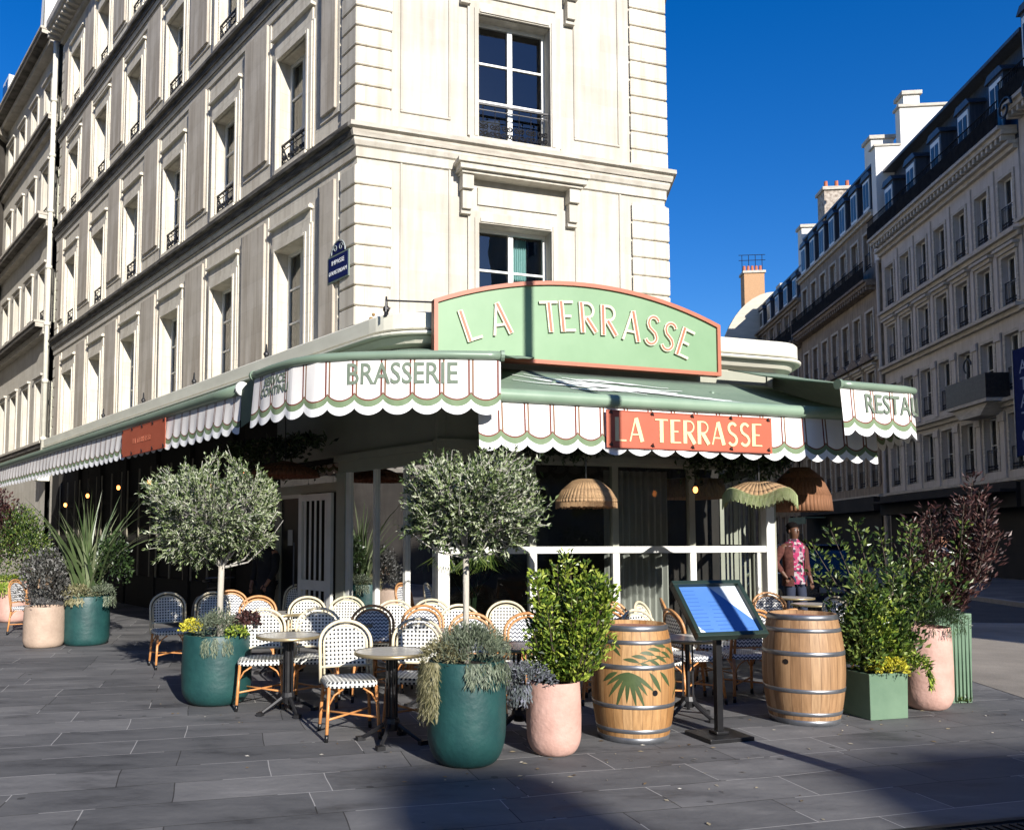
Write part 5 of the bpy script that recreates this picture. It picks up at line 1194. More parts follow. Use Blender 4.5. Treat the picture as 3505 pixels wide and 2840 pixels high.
def crown(parent, c, rx, ry, rz, seed, ntw=420, lpt=26, ln=.052, wd=.016, m=None, twm=None, base=None, skip=None, hang=None, name='crown', tr=.0035, rootf=.1):
    rnd = random.Random(seed); mb = MB(); tw = MB(); c = Vector(c); base = Vector(base) if base else c-Vector((0, 0, rz*1.0))
    lims = []
    for i in range(11):
        a = 2*PI*i/11+rnd.random(); e = base+Vector((math.cos(a)*rx*.5, math.sin(a)*ry*.5, rz*rnd.uniform(.5, 1.3))); k1 = base.lerp(e, .5)+Vector((rnd.gauss(0, .04), rnd.gauss(0, .04), .02)); lims.append((base, k1, e)); tw.tube([base, k1, e], [tr*3.6, tr*2.8, tr*2], 5)
    for i in range(ntw):
        z = rnd.uniform(-1, 1); a = rnd.uniform(0, 2*PI); s_ = math.sqrt(1-z*z); u = Vector((s_*math.cos(a), s_*math.sin(a), z))
        bump = 1+.11*math.sin(a*3+seed)+.10*math.sin(z*5+a*2+seed)+rnd.uniform(-.14, .10)
        if math.sin(a*4+z*6+seed*3)*math.sin(a*7-z*5+seed) > .62 and rnd.random() < .75: continue
        if skip and skip(u, rnd): continue
        end = c+Vector((u.x*rx, u.y*ry, u.z*rz))*bump
        l = min(lims, key=lambda q: (q[2]-end).length); st = l[1].lerp(l[2], rnd.random()); mid = st.lerp(end, .5)+Vector((rnd.gauss(0, .03), rnd.gauss(0, .03), rnd.gauss(.01, .03)))
        tw.tube([st, mid, end], [tr*1.3, tr, tr*.6], 4, caps=False)
        for sb in range(3):
            f = rnd.uniform(.35, .9); p0 = mid.lerp(end, f*2-1) if f > .5 else st.lerp(mid, f*2); e2 = p0+((end-mid).normalized()+Vector((rnd.gauss(0, .6), rnd.gauss(0, .6), rnd.gauss(.2, .6)))).normalized()*rnd.uniform(.08, .17)*rx/.6
            tw.tube([p0, e2], [tr*.6, tr*.4], 3, caps=False); dd_ = (e2-p0).normalized()
            leaves(mb, [p0.lerp(e2, rnd.uniform(.1, 1.1)) for _ in range(lpt//4)], ln, wd, rnd, lambda p: dd_, .9)
        dd2 = (end-mid).normalized(); leaves(mb, [mid.lerp(end, rnd.uniform(.2, 1.05)) for _ in range(lpt//4)], ln, wd, rnd, lambda p: dd2, .9)
    if hang:
        for a, b, cc in hang: tw.tube([base, Vector(a), Vector(b), Vector(cc)], [tr*2.6, tr*2, tr*1.4, tr*.8], 5)
    mb.build(name, m or M_olive, parent); tw.build('branches', twm or M_twig, parent)
# olive standard in the left teal planter
def planter(name, label, x, y, cat='planter'): return thing(name, label, cat, (x, y, 0), None)
p = planter('olive_planter', 'teal planter under the left olive tree', -2.36, 8.62); tag(p, 'teal planter at the left with grey herbs, yellow blooms and a round olive tree', 'potted tree')
pot(p, .345, .70, M_pot_teal)
mb = MB(); mb.tube([(.03, 0, .62), (.02, .01, 1.0), (.03, 0, 1.4)], [.036, .031, .030], 10); mb.build('trunk', M_bark, p, smooth=True)
crown(p, (-.05, 0, 1.97), .64, .60, .50, 11, 450, 48, base=(.03, 0, 1.36), hang=[((.3, 0, 1.42), (.5, -.05, 1.6), (.68, -.1, 1.85)), ((.25, .05, 1.45), (.45, 0, 1.7), (.6, 0, 1.95))])
mound(p, 'grey_herb', M_silver, (.02, -.08, .66), .26, .26, .24, 1500, .05, .009, 3, (-110, -40, 60, .16)); mound(p, 'yellow_blooms', M_yel, (-.22, -.14, .72), .11, .11, .12, 420, .028, .02, 4); mound(p, 'plum_herb', M_red, (.30, -.02, .76), .14, .14, .14, 420, .045, .03, 5); mound(p, 'green_herb', M_box, (.24, -.2, .66), .12, .1, .12, 350, .04, .02, 6)
p = planter('olive_planter', '', .14, 6.36); tag(p, 'big front teal planter with trailing straw herbs and a round olive tree', 'potted tree')
pot(p, .298, .76, M_pot_teal, .60, .36)
mb = MB(); mb.tube([(.0, 0, .68), (.0, .01, 1.1), (.0, 0, 1.56)], [.026, .024, .024], 10); mb.build('trunk', M_bark, p, smooth=True)
crown(p, (.10, 0, 1.95), .51, .48, .36, 23, 480, 46, .042, .017, base=(0, 0, 1.52), hang=[((.2, 0, 1.55), (.3, -.1, 1.6), (.42, -.1, 1.7)), ((-.2, 0, 1.56), (-.3, -.1, 1.62), (-.4, -.1, 1.7))])
mound(p, 'grey_herb', M_silver, (.04, -.04, .74), .28, .27, .25, 3400, .05, .008, 7, (-100, -10, 90, .16), up=1.2); mound(p, 'trailing_straw', M_straw, (-.18, -.1, .74), .16, .16, .14, 900, .06, .008, 8, (170, 260, 170, .42))
p = planter('bush_planter', '', .83, 6.62); tag(p, 'slim pink planter with an upright glossy green bush and lavender spilling to the left', 'potted bush')
pot(p, .212, .56, M_pot_pink, .55, .30)
def bush(parent, c, segs, m, seed, ln, wd, n, twm=M_dtwig, r=.09):
    rnd = random.Random(seed); mb = MB(); tw = MB(); c = Vector(c)
    for (dx, dy, h) in segs:
        e = c+Vector((dx, dy, h)); m1 = c.lerp(e, .5)+Vector((dx*.25, dy*.25, 0)); tw.tube([c+Vector((dx*.15, dy*.15, 0)), m1, e], [.008, .006, .003], 5)
        k = int(n*h)
        for i in range(k):
            f = rnd.uniform(.02, 1.03); p0 = c.lerp(m1, f*2) if f < .5 else m1.lerp(e, f*2-1)
            a = rnd.uniform(0, 2*PI); rr_ = r*(1-.55*f)*rnd.uniform(.2, 1.1); q = p0+Vector((math.cos(a)*rr_, math.sin(a)*rr_, rnd.uniform(0, .03)))
            leaves(mb, [q], ln, wd, rnd, lambda p: Vector((math.cos(a), math.sin(a), .9)), .6)
    mb.build('foliage', m, parent); tw.build('stems', twm, parent)
rnd = random.Random(9)
segs = [(rnd.uniform(-.3, .34), rnd.uniform(-.25, .25), rnd.uniform(.55, .86)) for _ in range(34)]+[(.0, 0, .98), (.05, .02, .93), (-.06, 0, .9), (.16, 0, .9), (-.2, 0, .82), (.3, 0, .78), (.36, .05, .7)]
bush(p, (.1, 0, .54), segs, M_box, 10, .052, .028, 230, r=.11)
rnd = random.Random(19); bush(p, (.1, 0, .54), [(rnd.uniform(-.3, .34), rnd.uniform(-.25, .25), rnd.uniform(.2, .5)) for _ in range(30)], M_box, 12, .052, .028, 260, r=.14)
mound(p, 'lavender', M_lav, (-.2, -.1, .54), .20, .18, .15, 1100, .04, .014, 11, (160, 270, 60, .14))
# left group of pots
p = planter('flax_planter', '', -5.72, 13.3); tag(p, 'far teal planter with long sword-shaped leaves, beside the beige pot', 'potted plant')
pot(p, .345, .76, M_pot_teal, .8, .16)
rnd = random.Random(21); mb = MB()
def blade(mb, c, a, lean, h, w_, rnd, droop=0):
    pts = []; k = 9
    for i in range(k+1):
        f = i/k; r_ = lean*f**1.5*h; z = h*f*math.cos(lean*.5*f)-droop*f**3*h; pts.append(Vector(c)+Vector((math.cos(a)*r_, math.sin(a)*r_, z)))
    s_ = Vector((-math.sin(a+.6), math.cos(a+.6), 0)); rv = rnd.random()
    for i in range(k):
        w0 = w_*(.6+.4*math.sin(PI*min(1, i/k*1.3)))*(1-(i/k)**3); w1 = w_*(.6+.4*math.sin(PI*min(1, (i+1)/k*1.3)))*(1-((i+1)/k)**3)
        mb.face([pts[i]-s_*w0/2, pts[i]+s_*w0/2, pts[i+1]+s_*w1/2, pts[i+1]-s_*w1/2], 0, None, min(1, max(0, rv+rnd.uniform(-.1, .1))))
for i in range(85): blade(mb, (rnd.gauss(0, .07), rnd.gauss(0, .07), .72), rnd.uniform(0, 2*PI), rnd.uniform(.05, .95), rnd.uniform(.8, 1.95), .055, rnd, rnd.choice((0, 0, .1, .25)))
mb.build('sword_leaves', M_blade, p)
mound(p, 'herbs', M_straw, (-.05, -.1, .72), .28, .28, .2, 1000, .05, .016, 13, (-120, -60, 40, .1)); mound(p, 'silver_herb', M_silver, (.28, -.1, .74), .2, .2, .2, 700, .05, .014, 14, (-60, 30, 30, .15)); mound(p, 'plum_leaves', M_dgreen, (.35, .1, .9), .3, .3, .75, 900, .06, .04, 15)
p = planter('beige_planter', '', -6.24, 13.0); tag(p, 'beige ribbed planter with dusky bronze foliage, in front of the left group', 'potted plant')
pot(p, .295, .62, M_pot_beige, .78, .2)
mound(p, 'bronze_foliage', leafmat('bronze_leaves', [(.015, .02, .015), (.05, .045, .04), (.12, .12, .11), (.2, .2, .19)], .45), (0, 0, .6), .36, .34, .8, 2600, .06, .03, 16, None, 1.2)
mb = MB()
for i in range(14): blade(mb, (rnd.gauss(0, .05), rnd.gauss(0, .05), .9), rnd.uniform(1.5, 4.5), rnd.uniform(.4, 1), rnd.uniform(.5, .8), .035, rnd, .5)
mb.build('tan_blades', leafmat('tan_blades', [(.2, .13, .08), (.4, .28, .18)], .6), p)
p = planter('pink_planter', '', -8.75, 16.9); tag(p, 'pink planter at the left edge of the photo with dark leafy bush', 'potted bush')
pot(p, .31, .80, M_pot_pink, .75, .2)
mound(p, 'dark_foliage', M_holly, (.1, 0, .8), .62, .5, 1.35, 3600, .07, .035, 17, None, 1); mound(p, 'plum_foliage', M_red, (-.4, 0, 1.1), .6, .5, 1.35, 2600, .08, .04, 18, None, 1); mound(p, 'trailing_green', M_yel if 0 else M_box, (0, -.12, .78), .3, .25, .14, 700, .05, .02, 19, (-120, -60, 30, .25))
# right group
p = planter('square_planter', '', 4.03, 8.02); tag(p, 'low square green planter with yellow-flecked shrub and a bright yellow cushion flower', 'potted shrub'); p.rotation_euler = (0, 0, rad(15))
def boxpot(parent, w_, d_, h, m, ribs=0, taper=.97):
    mb = MB(); a, b = w_/2, d_/2
    vs = [(-a*taper, -b*taper, 0), (a*taper, -b*taper, 0), (a*taper, b*taper, 0), (-a*taper, b*taper, 0), (-a, -b, h), (a, -b, h), (a, b, h), (-a, b, h), (-a+.03, -b+.03, h), (a-.03, -b+.03, h), (a-.03, b-.03, h), (-a+.03, b-.03, h), (-a+.03, -b+.03, h-.06), (a-.03, -b+.03, h-.06), (a-.03, b-.03, h-.06), (-a+.03, b-.03, h-.06)]
    mb.faces(vs, [(0, 3, 2, 1), (0, 1, 5, 4), (1, 2, 6, 5), (2, 3, 7, 6), (3, 0, 4, 7), (4, 5, 9, 8), (5, 6, 10, 9), (6, 7, 11, 10), (7, 4, 8, 11), (8, 9, 13, 12), (9, 10, 14, 13), (10, 11, 15, 14), (11, 8, 12, 15), (12, 13, 14, 15)])
    for i in range(ribs): x = -a*taper+2*a*taper*(i+.5)/ribs; mb.box(x-.006, x+.006, -b-.006, -b*taper+.002, .02, h-.02)
    bevel(mb.build('pot', m, parent), .006)
    mb = MB(); mb.box(-a+.032, a-.032, -b+.032, b-.032, h-.08, h-.05); mb.build('soil', M_soil, parent)
boxpot(p, .43, .43, .42, M_pot_green)
rnd = random.Random(31)
bush(p, (0, 0, .42), [(rnd.uniform(-.32, .36), rnd.uniform(-.28, .28), rnd.uniform(.3, .75)) for _ in range(24)]+[(-.1, 0, .98), (.3, 0, .9), (.05, 0, .85)], M_holly, 32, .07, .036, 210, r=.15)
mound(p, 'yellow_green_leaves', M_box, (.0, -.04, .42), .33, .28, .62, 1700, .06, .034, 37, None, .9)
mound(p, 'yellow_cushion', M_yel, (.02, -.22, .42), .2, .12, .13, 900, .028, .018, 33); mound(p, 'golden_tips', M_box, (.28, -.2, .42), .16, .16, .16, 500, .05, .02, 34, (-80, 0, 30, .16)); mound(p, 'low_leaves', M_holly, (-.2, -.05, .45), .28, .26, .4, 800, .06, .03, 35)
p = planter('pink_planter', '', 4.72, 8.32); tag(p, 'pale pink egg-shaped planter with dark rosemary, right of the square green planter', 'potted plant')
pot(p, .235, .80, M_pot_pink, .5, .22)
mound(p, 'rosemary', M_dgreen, (.06, -.02, .78), .30, .26, .22, 2600, .045, .008, 36, (-140, 0, 40, .06), up=.8)
rnd = random.Random(41)
bush(p, (-.1, .1, .8), [(rnd.uniform(-.5, .4), rnd.uniform(-.3, .3), rnd.uniform(.3, .7)) for _ in range(14)]+[(-.75, 0, .95), (-.9, .1, .8), (-.5, 0, 1.0), (-.95, 0, .55), (-.25, 0, .9), (.05, 0, .95)], M_holly, 42, .06, .032, 150, r=.15)
p = planter('tall_planter', '', 5.12, 8.75); tag(p, 'tall tapered green planter with vertical grooves and plum-leaved maple, at the right end', 'potted shrub'); p.rotation_euler = (0, 0, rad(10))
boxpot(p, .42, .40, .90, M_pot_green, 9, .92)
rnd = random.Random(51)
bush(p, (.05, 0, .88), [(rnd.uniform(-.3, .6), rnd.uniform(-.3, .3), rnd.uniform(.5, 1.15)) for _ in range(22)]+[(.5, 0, 1.3), (.42, 0, 1.42), (.62, .05, 1.1), (.72, 0, .8), (.3, 0, 1.2), (-.3, 0, .95)], M_red, 52, .07, .026, 170, r=.18)
bush(p, (0, 0, .88), [(-.5, 0, .75), (-.35, 0, .95), (-.7, 0, .6), (-.1, 0, .7), (-.45, .1, .5), (.25, -.1, .95)], M_holly, 53, .055, .03, 140, r=.13)
wd_ = thing('weed_tuft', 'little green weed growing at the foot of the tall green planter', 'weed', (5.22, 8.62, 0)); mound(wd_, 'leaves', M_holly, (0, 0, 0), .1, .1, .07, 160, .04, .02, 61)
# ------------------------------------------------------------ barrels
def stave_mat(name, c1, c2, c3):
    m, n, b = newmat(name); b.inputs['Roughness'].default_value = .6
    tc = N(n, 'ShaderNodeTexCoord'); sp = N(n, 'ShaderNodeSeparateXYZ'); n.links.new(tc.outputs['Object'], sp.inputs[0])
    a = mathn(n, 'MULTIPLY', mathn(n, 'ARCTAN2', sp.outputs[1], sp.outputs[0]), 26/(2*PI)); fl = mathn(n, 'FLOOR', a)
    wn = N(n, 'ShaderNodeTexWhiteNoise', noise_dimensions='1D'); n.links.new(fl, wn.inputs['W'])
    r = ramp(n, [(0, c1), (.5, c2), (1, c3)], wn.outputs['Value'])
    mp = N(n, 'ShaderNodeMapping'); mp.inputs['Scale'].default_value = (14, 14, 1); n.links.new(tc.outputs['Object'], mp.inputs[0])
    nz = N(n, 'ShaderNodeTexNoise'); nz.inputs['Scale'].default_value = 3; nz.inputs['Detail'].default_value = 8; n.links.new(mp.outputs[0], nz.inputs['Vector'])
    r2 = ramp(n, [(.3, (.7, .66, .6)), (.7, (1.12, 1.1, 1.08))], nz.outputs['Fac'])
    mx = N(n, 'ShaderNodeMix', data_type='RGBA', blend_type='MULTIPLY'); mx.inputs[0].default_value = 1; n.links.new(r.outputs[0], mx.inputs[6]); n.links.new(r2.outputs[0], mx.inputs[7])
    gp_ = mathn(n, 'GREATER_THAN', mathn(n, 'ABSOLUTE', mathn(n, 'SUBTRACT', mathn(n, 'FRACT', a), .5)), .475)
    m2 = N(n, 'ShaderNodeMix', data_type='RGBA'); n.links.new(mathn(n, 'MULTIPLY', gp_, .6), m2.inputs[0]); n.links.new(mx.outputs[2], m2.inputs[6]); m2.inputs[7].default_value = (.07, .03, .012, 1)
    n.links.new(m2.outputs[2], b.inputs['Base Color'])
    bp = N(n, 'ShaderNodeBump'); bp.inputs['Strength'].default_value = .3; bp.inputs['Distance'].default_value = .006; n.links.new(mathn(n, 'SUBTRACT', nz.outputs['Fac'], gp_), bp.inputs['Height']); n.links.new(bp.outputs[0], b.inputs['Normal'])
    return m
def br_(z, H_=.95, r0=.285, r1=.348): t = (z/H_-.5)*2; return r1-(r1-r0)*t*t
def barrel(label, x, y, rz, m, leafs, s=1.0, bung=None):
    b = thing('wine_barrel', label, 'barrel', place(x, y, 0, rz, s)); mb = MB()
    mb.lathe([(0, .03), (.26, .03)]+[(br_(.0+.95*i/30), .95*i/30) for i in range(31)]+[(.262, .95), (.258, .915), (0, .915)], 78); mb.build('staves', m, b, smooth=True)
    for z, h in ((.0, .05), (.085, .035), (.285, .035), (.60, .04), (.80, .035), (.905, .045)):
        mb = MB(); k = .004; mb.lathe([(br_(z)+.0, z), (br_(z)+k, z+.002), (br_(z+h)+k, z+h-.002), (br_(z+h), z+h)], 64); mb.build('hoop', M_hoop, b, smooth=True)
    mb = MB(); mb.lathe([(.0, .918), (.255, .918)], 40); mb.build('lid', mat('barrel_lid', (.30, .13, .09), (.38, .19, .13), .6, scale=5) if 'barrel_lid' not in bpy.data.materials else bpy.data.materials['barrel_lid'], b)
    if bung:
        a, z = bung; mb = MB(); r_ = br_(z); q = [(math.cos(t*PI/8)*.024, math.sin(t*PI/8)*.024) for t in range(16)]
        mb.face([((r_+.003)*math.cos(a+u/r_), (r_+.003)*math.sin(a+u/r_), z+v) for u, v in q]); mb.build('bung_hole', M_black, b)
    if leafs:
        mb = MB()
        def lf(u0, z0, ang, l, w_):
            n = 8
            for i in range(n):
                f0, f1 = i/n, (i+1)/n; g0 = w_*math.sin(PI*f0)**.8/2 if f0 > 0 else .001; g1 = w_*math.sin(PI*f1)**.8/2 if f1 < 1 else .0005
                bend = lambda f: .25*f*f*l
                pts = []
                for f, g_, s_ in ((f0, g0, -1), (f0, g0, 1), (f1, g1, 1), (f1, g1, -1)):
                    u = u0+math.cos(ang)*l*f-math.sin(ang)*g_*s_; z = z0+math.sin(ang)*l*f+math.cos(ang)*g_*s_-bend(f)
                    r_ = br_(z)+.0022; pts.append((r_*math.cos(-PI/2+u/.348), r_*math.sin(-PI/2+u/.348), z))
                mb.face(pts)
        for i, a in enumerate((200, 222, 245, 265, 285, 300, 318, 335)): lf(-.07, .585, rad(a), .2+.03*(i % 3), .034)
        lf(.10, .585, rad(-50), .16, .04); lf(.2, .585, rad(-40), .14, .035); lf(-.16, .58, rad(200), .14, .04)
        for i in range(5):
            u = .02+.07*i; z = .66+.028*i; lf(u, z, rad(155), .15, .032); lf(u, z, rad(-15), .13, .03)
        lf(-.02, .64, rad(22), .42, .012); lf(-.25, .84, rad(-20), .12, .03); lf(-.24, .80, rad(-30), .12, .03); lf(.42, .5, rad(60), .2, .02); lf(.44, .42, rad(70), .2, .02); lf(.36, .36, rad(50), .2, .02)
        mb.build('painted_leaves', mat('leaf_paint', (.035, .06, .02), (.06, .09, .03), .5, scale=8), b)
    return b
barrel('wine barrel painted with dark green palm leaves, left of the menu board', 1.57, 7.16, rad(-6), stave_mat('golden_oak', (.32, .16, .055), (.42, .24, .10), (.50, .31, .15)), True, 1.0, (-PI/2+.42, .42))
barrel('plain unpainted wine barrel right of the menu board', 3.29, 7.80, rad(8), stave_mat('brown_oak', (.24, .13, .06), (.34, .20, .10), (.42, .27, .15)), False, 1.03, (-PI/2-.95, .55))
# ------------------------------------------------------------ menu board
mn = thing('menu_stand', 'black menu stand with tilted menu tinted blue as if shaded on a square foot, between the barrels', 'menu stand', place(2.28, 7.12, 0, rad(17)))
mb = MB(); mb.box(-.21, .21, -.19, .19, 0, .035); mb.box(-.06, .06, -.06, .06, .035, .06); bevel(mb.build('foot', M_black, mn), .006)
mb = MB(); mb.box(-.028, .028, -.028, .028, .035, .86); bevel(mb.build('post', M_black, mn), .004)
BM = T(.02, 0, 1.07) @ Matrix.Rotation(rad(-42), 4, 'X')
mb = MB()
for q in ((-.34, .34, -.29, -.25), (-.34, .34, .25, .29), (-.34, -.30, -.25, .25), (.30, .34, -.25, .25)): mb.box(q[0], q[1], -.03, .02, q[2], q[3])
mb.box(-.34, .34, .02, .035, -.29, .29); bevel(mb.build('board_frame', mat('dark_green_enamel', (.012, .025, .018), (.02, .035, .025), .35), mn, BM), .004)
mb = MB(); mb.face([(-.30, .012, -.25), (.30, .012, -.25), (.30, .012, -.12), (.02, .012, .25), (-.30, .012, .25)]); mb.build('menu_shaded_area', mat('shaded_menu_paper', (.06, .16, .42), (.08, .19, .47), .35, scale=2), mn, BM)  # shade painted blue on the paper, pale corners painted as sunlit
mp_ = mat('sunlit_menu_paper', (.6, .66, .7), (.66, .7, .74), .4); mb = MB(); mb.face([(.30, .012, -.12), (.30, .012, .25), (.02, .012, .25)]); mb.build('menu_sunlit_corner', mp_, mn, BM); mb = MB(); mb.face([(-.30, .0115, -.25), (-.20, .0115, -.25), (-.30, .0115, -.12)]); mb.build('menu_sunlit_corner', mp_, mn, BM)
mb = MB(); rnd = random.Random(4)
for c in (-.2, 0., .2):
    for r in range(11):
        z = .2-r*.04
        if c == .2 and z > -.16: continue
        if c == 0. and z > .1: continue
        w_ = rnd.uniform(.05, .08); mb.face([(c-w_, .0105, z), (c+w_, .0105, z), (c+w_, .0105, z+.008), (c-w_, .0105, z+.008)])
mb.build('menu_lines', mat('menu_ink', (.035, .12, .38)), mn, BM)
# ------------------------------------------------------------ people
def skin_body(name, joints, edges, m, parent=None, lvl=2):
    me = bpy.data.meshes.new(name); names = list(joints); me.from_pydata([joints[k][0] for k in names], [(names.index(a), names.index(b)) for a, b in edges], [])
    o = link(name, me, parent); o.data.materials.append(m); md = o.modifiers.new('skin', 'SKIN'); md.use_smooth_shade = True
    for i, k in enumerate(names):
        r = joints[k][1]; sv_ = me.skin_vertices[0].data[i]; sv_.radius = r if isinstance(r, tuple) else (r, r); sv_.use_root = (i == 0)
    s = o.modifiers.new('sub', 'SUBSURF'); s.levels = lvl; s.render_levels = lvl
    dg = bpy.context.evaluated_depsgraph_get(); m2 = bpy.data.meshes.new_from_object(o.evaluated_get(dg)); o.modifiers.clear(); o.data = m2
    m2.materials.clear(); m2.materials.append(m); [setattr(f, 'use_smooth', True) for f in m2.polygons]; return o
def person(label, x, y, rz, shirt, trousers, skinm, hairm, step=0, jacket=None, s=1.0, hand=None):
    p = thing('person', label, 'person', place(x, y, 0, rz, s))
    st = step
    J = {'hip': ((0, 0, .96), (.13, .1)), 'waist': ((0, 0, 1.1), (.125, .09)), 'chest': ((0, .0, 1.3), (.155, .1)), 'neckb': ((0, .01, 1.49), (.09, .075)), 'neck': ((0, 0, 1.54), (.052, .052)),
         'jaw': ((0, -.024, 1.60), (.068, .082)), 'face': ((0, -.012, 1.67), (.084, .10)), 'top': ((0, .005, 1.75), (.07, .08)),
         'sl': ((.19, .01, 1.44), .066), 'el': ((.25, .03, 1.13), .043), 'wl': ((.25, -.08, .90), .03), 'pl': ((.245, -.1, .84), (.034, .018)),
         'sr': ((-.19, .01, 1.44), .066), 'er': ((-.26, .03, 1.14), .043), 'wr': ((-.25, -.07, .91), .03), 'pr': ((-.245, -.09, .85), (.034, .018)),
         'hl': ((.09, 0, .9), .095), 'kl': ((.1, -.02-st*.5, .5), .06), 'al': ((.1, .02-st, .09), .04), 'tl': ((.1, -.1-st, .035), (.04, .03)),
         'hr': ((-.09, 0, .9), .095), 'kr': ((-.1, -.02+st*.2, .5), .06), 'ar': ((-.1, .02+st, .09), .04), 'tr': ((-.1, -.1+st, .035), (.04, .03))}
    if hand: J.update(hand)
    E_ = [('hip', 'waist'), ('waist', 'chest'), ('chest', 'neckb'), ('neckb', 'neck'), ('neck', 'jaw'), ('jaw', 'face'), ('face', 'top'), ('chest', 'sl'), ('sl', 'el'), ('el', 'wl'), ('wl', 'pl'), ('chest', 'sr'), ('sr', 'er'), ('er', 'wr'), ('wr', 'pr'), ('hip', 'hl'), ('hl', 'kl'), ('kl', 'al'), ('al', 'tl'), ('hip', 'hr'), ('hr', 'kr'), ('kr', 'ar'), ('ar', 'tr')]
    body = skin_body('body', J, E_, skinm, p)
    for sd, w_ in ((1, J['pl'][0]), (-1, J['pr'][0])):      # five fingers a hand
        mb = MB(); w_ = Vector(w_)
        for i, (dx, l) in enumerate(((-.024, .06), (-.008, .075), (.008, .07), (.023, .055))): a = w_+Vector((dx, 0, -.01)); mb.tube([a, a+Vector((0, -.01, -l*.5)), a+Vector((0, .004, -l))], [.0095, .0085, .006], 6)
        mb.tube([w_+Vector((-sd*.028, -.01, .02)), w_+Vector((-sd*.05, -.025, -.01)), w_+Vector((-sd*.052, -.03, -.04))], [.012, .010, .007], 6); mb.build('fingers', skinm, body, smooth=True)
    c = lambda k, f=1.18: (J[k][0], tuple(q*f for q in (J[k][1] if isinstance(J[k][1], tuple) else (J[k][1],)*2)))
    lo = lambda k, k2, t: tuple(Vector(J[k][0]).lerp(Vector(J[k2][0]), t))
    RG = ((.85, .188, .145), (.97, .180, .135), (1.10, .165, .125), (1.22, .175, .13), (1.34, .195, .135), (1.43, .20, .125), (1.485, .15, .105), (1.52, .085, .08), (1.545, .068, .068))
    mb = MB(); n_ = 32
    for (z0, a0, b0), (z1, a1, b1) in zip(RG, RG[1:]):
        for j in range(n_):
            t0, t1 = 2*PI*j/n_, 2*PI*(j+1)/n_; w0 = 1+.03*math.sin(t0*5+z0*9); w1 = 1+.03*math.sin(t1*5+z0*9); v0 = 1+.03*math.sin(t0*5+z1*9); v1 = 1+.03*math.sin(t1*5+z1*9)
            mb.face([(a0*math.cos(t0)*w0, b0*math.sin(t0)*w0, z0), (a0*math.cos(t1)*w1, b0*math.sin(t1)*w1, z0), (a1*math.cos(t1)*v1, b1*math.sin(t1)*v1, z1), (a1*math.cos(t0)*v0, b1*math.sin(t0)*v0, z1)])
    mb.build('shirt', shirt, p, smooth=True, weld=True)
    if jacket:
        mb = MB()
        for (z0, a0, b0), (z1, a1, b1) in zip(RG[:-1], RG[1:-1]):
            for j in range(n_):
                t0, t1 = 2*PI*j/n_, 2*PI*(j+1)/n_; m_ = ((t0+t1)/2-1.5*PI+PI) % (2*PI)-PI
                if abs(m_) < .62: continue
                mb.face([(a0*1.08*math.cos(t0), b0*1.1*math.sin(t0), z0-.03), (a0*1.08*math.cos(t1), b0*1.1*math.sin(t1), z0-.03), (a1*1.08*math.cos(t1), b1*1.1*math.sin(t1), z1-.03*(z1 < 1.4)), (a1*1.08*math.cos(t0), b1*1.1*math.sin(t0), z1-.03*(z1 < 1.4))])
        mb.build('overshirt', jacket, p, smooth=True, weld=True)
    for q in ('l', 'r'): skin_body('sleeve', {'s': (J['s'+q][0], (.08, .08)), 'e': c('e'+q, 1.42), 'c': (lo('e'+q, 'w'+q, .8), .048)}, [('s', 'e'), ('e', 'c')], jacket or shirt, p)
    trj = {'hip': ((0, 0, .95), (.13, .10)), 'hl': c('hl', 1.08), 'kl': c('kl', 1.2), 'al': (lo('kl', 'al', .97), .055), 'hr': c('hr', 1.08), 'kr': c('kr', 1.2), 'ar': (lo('kr', 'ar', .97), .055)}
    skin_body('trousers', trj, [('hip', 'hl'), ('hl', 'kl'), ('kl', 'al'), ('hip', 'hr'), ('hr', 'kr'), ('kr', 'ar')], trousers, p)
    mb = MB()
    for k in ('tl', 'tr'): q = J[k][0]; mb.sphere((q[0], q[1]+.03, .045), (.05, .135, .045), 6)
    mb.build('shoes', M_black, p, smooth=True)
    mb = MB(); mb.sphere((0, .018, 1.745), (.09, .10, .07), 8); mb.sphere((0, .055, 1.69), (.076, .06, .075), 8); mb.build('hair', hairm, p, smooth=True)
    mb = MB(); mb.sphere((0, -.1, 1.662), (.012, .02, .024), 6); 
    for s_ in (-1, 1): mb.sphere((s_*.077, .0, 1.665), (.012, .02, .03), 6)
    mb.build('nose_and_ears', skinm, body, smooth=True)
    mb = MB()
    for s_ in (-1, 1): mb.sphere((s_*.03, -.088, 1.685), (.011, .008, .006), 5)
    mb.build('eyes', M_letw, body, smooth=True)
    mb = MB()
    for s_ in (-1, 1): mb.sphere((s_*.03, -.0955, 1.685), (.0055, .003, .0055), 5); mb.sphere((s_*.03, -.09, 1.703), (.019, .006, .004), 4)
    mb.sphere((0, -.09, 1.625), (.024, .008, .007), 5); mb.build('brows_and_mouth', M_dtwig, body, smooth=True)
    return p
m, n, b = newmat('printed_shirt'); tc = N(n, 'ShaderNodeTexCoord'); vo = N(n, 'ShaderNodeTexVoronoi'); vo.inputs['Scale'].default_value = 26; n.links.new(tc.outputs['Object'], vo.inputs['Vector'])
r = ramp(n, [(0, (.30, .014, .08)), (.3, (.30, .24, .27)), (.5, (.03, .012, .03)), (.7, (.3, .06, .12)), (.85, (.34, .31, .31)), (1, (.05, .01, .015))], None); sx_ = N(n, 'ShaderNodeSeparateColor'); n.links.new(vo.outputs['Color'], sx_.inputs[0]); n.links.new(sx_.outputs[0], r.inputs[0]); r.color_ramp.interpolation = 'CONSTANT'; n.links.new(r.outputs[0], b.inputs['Base Color']); b.inputs['Roughness'].default_value = .8
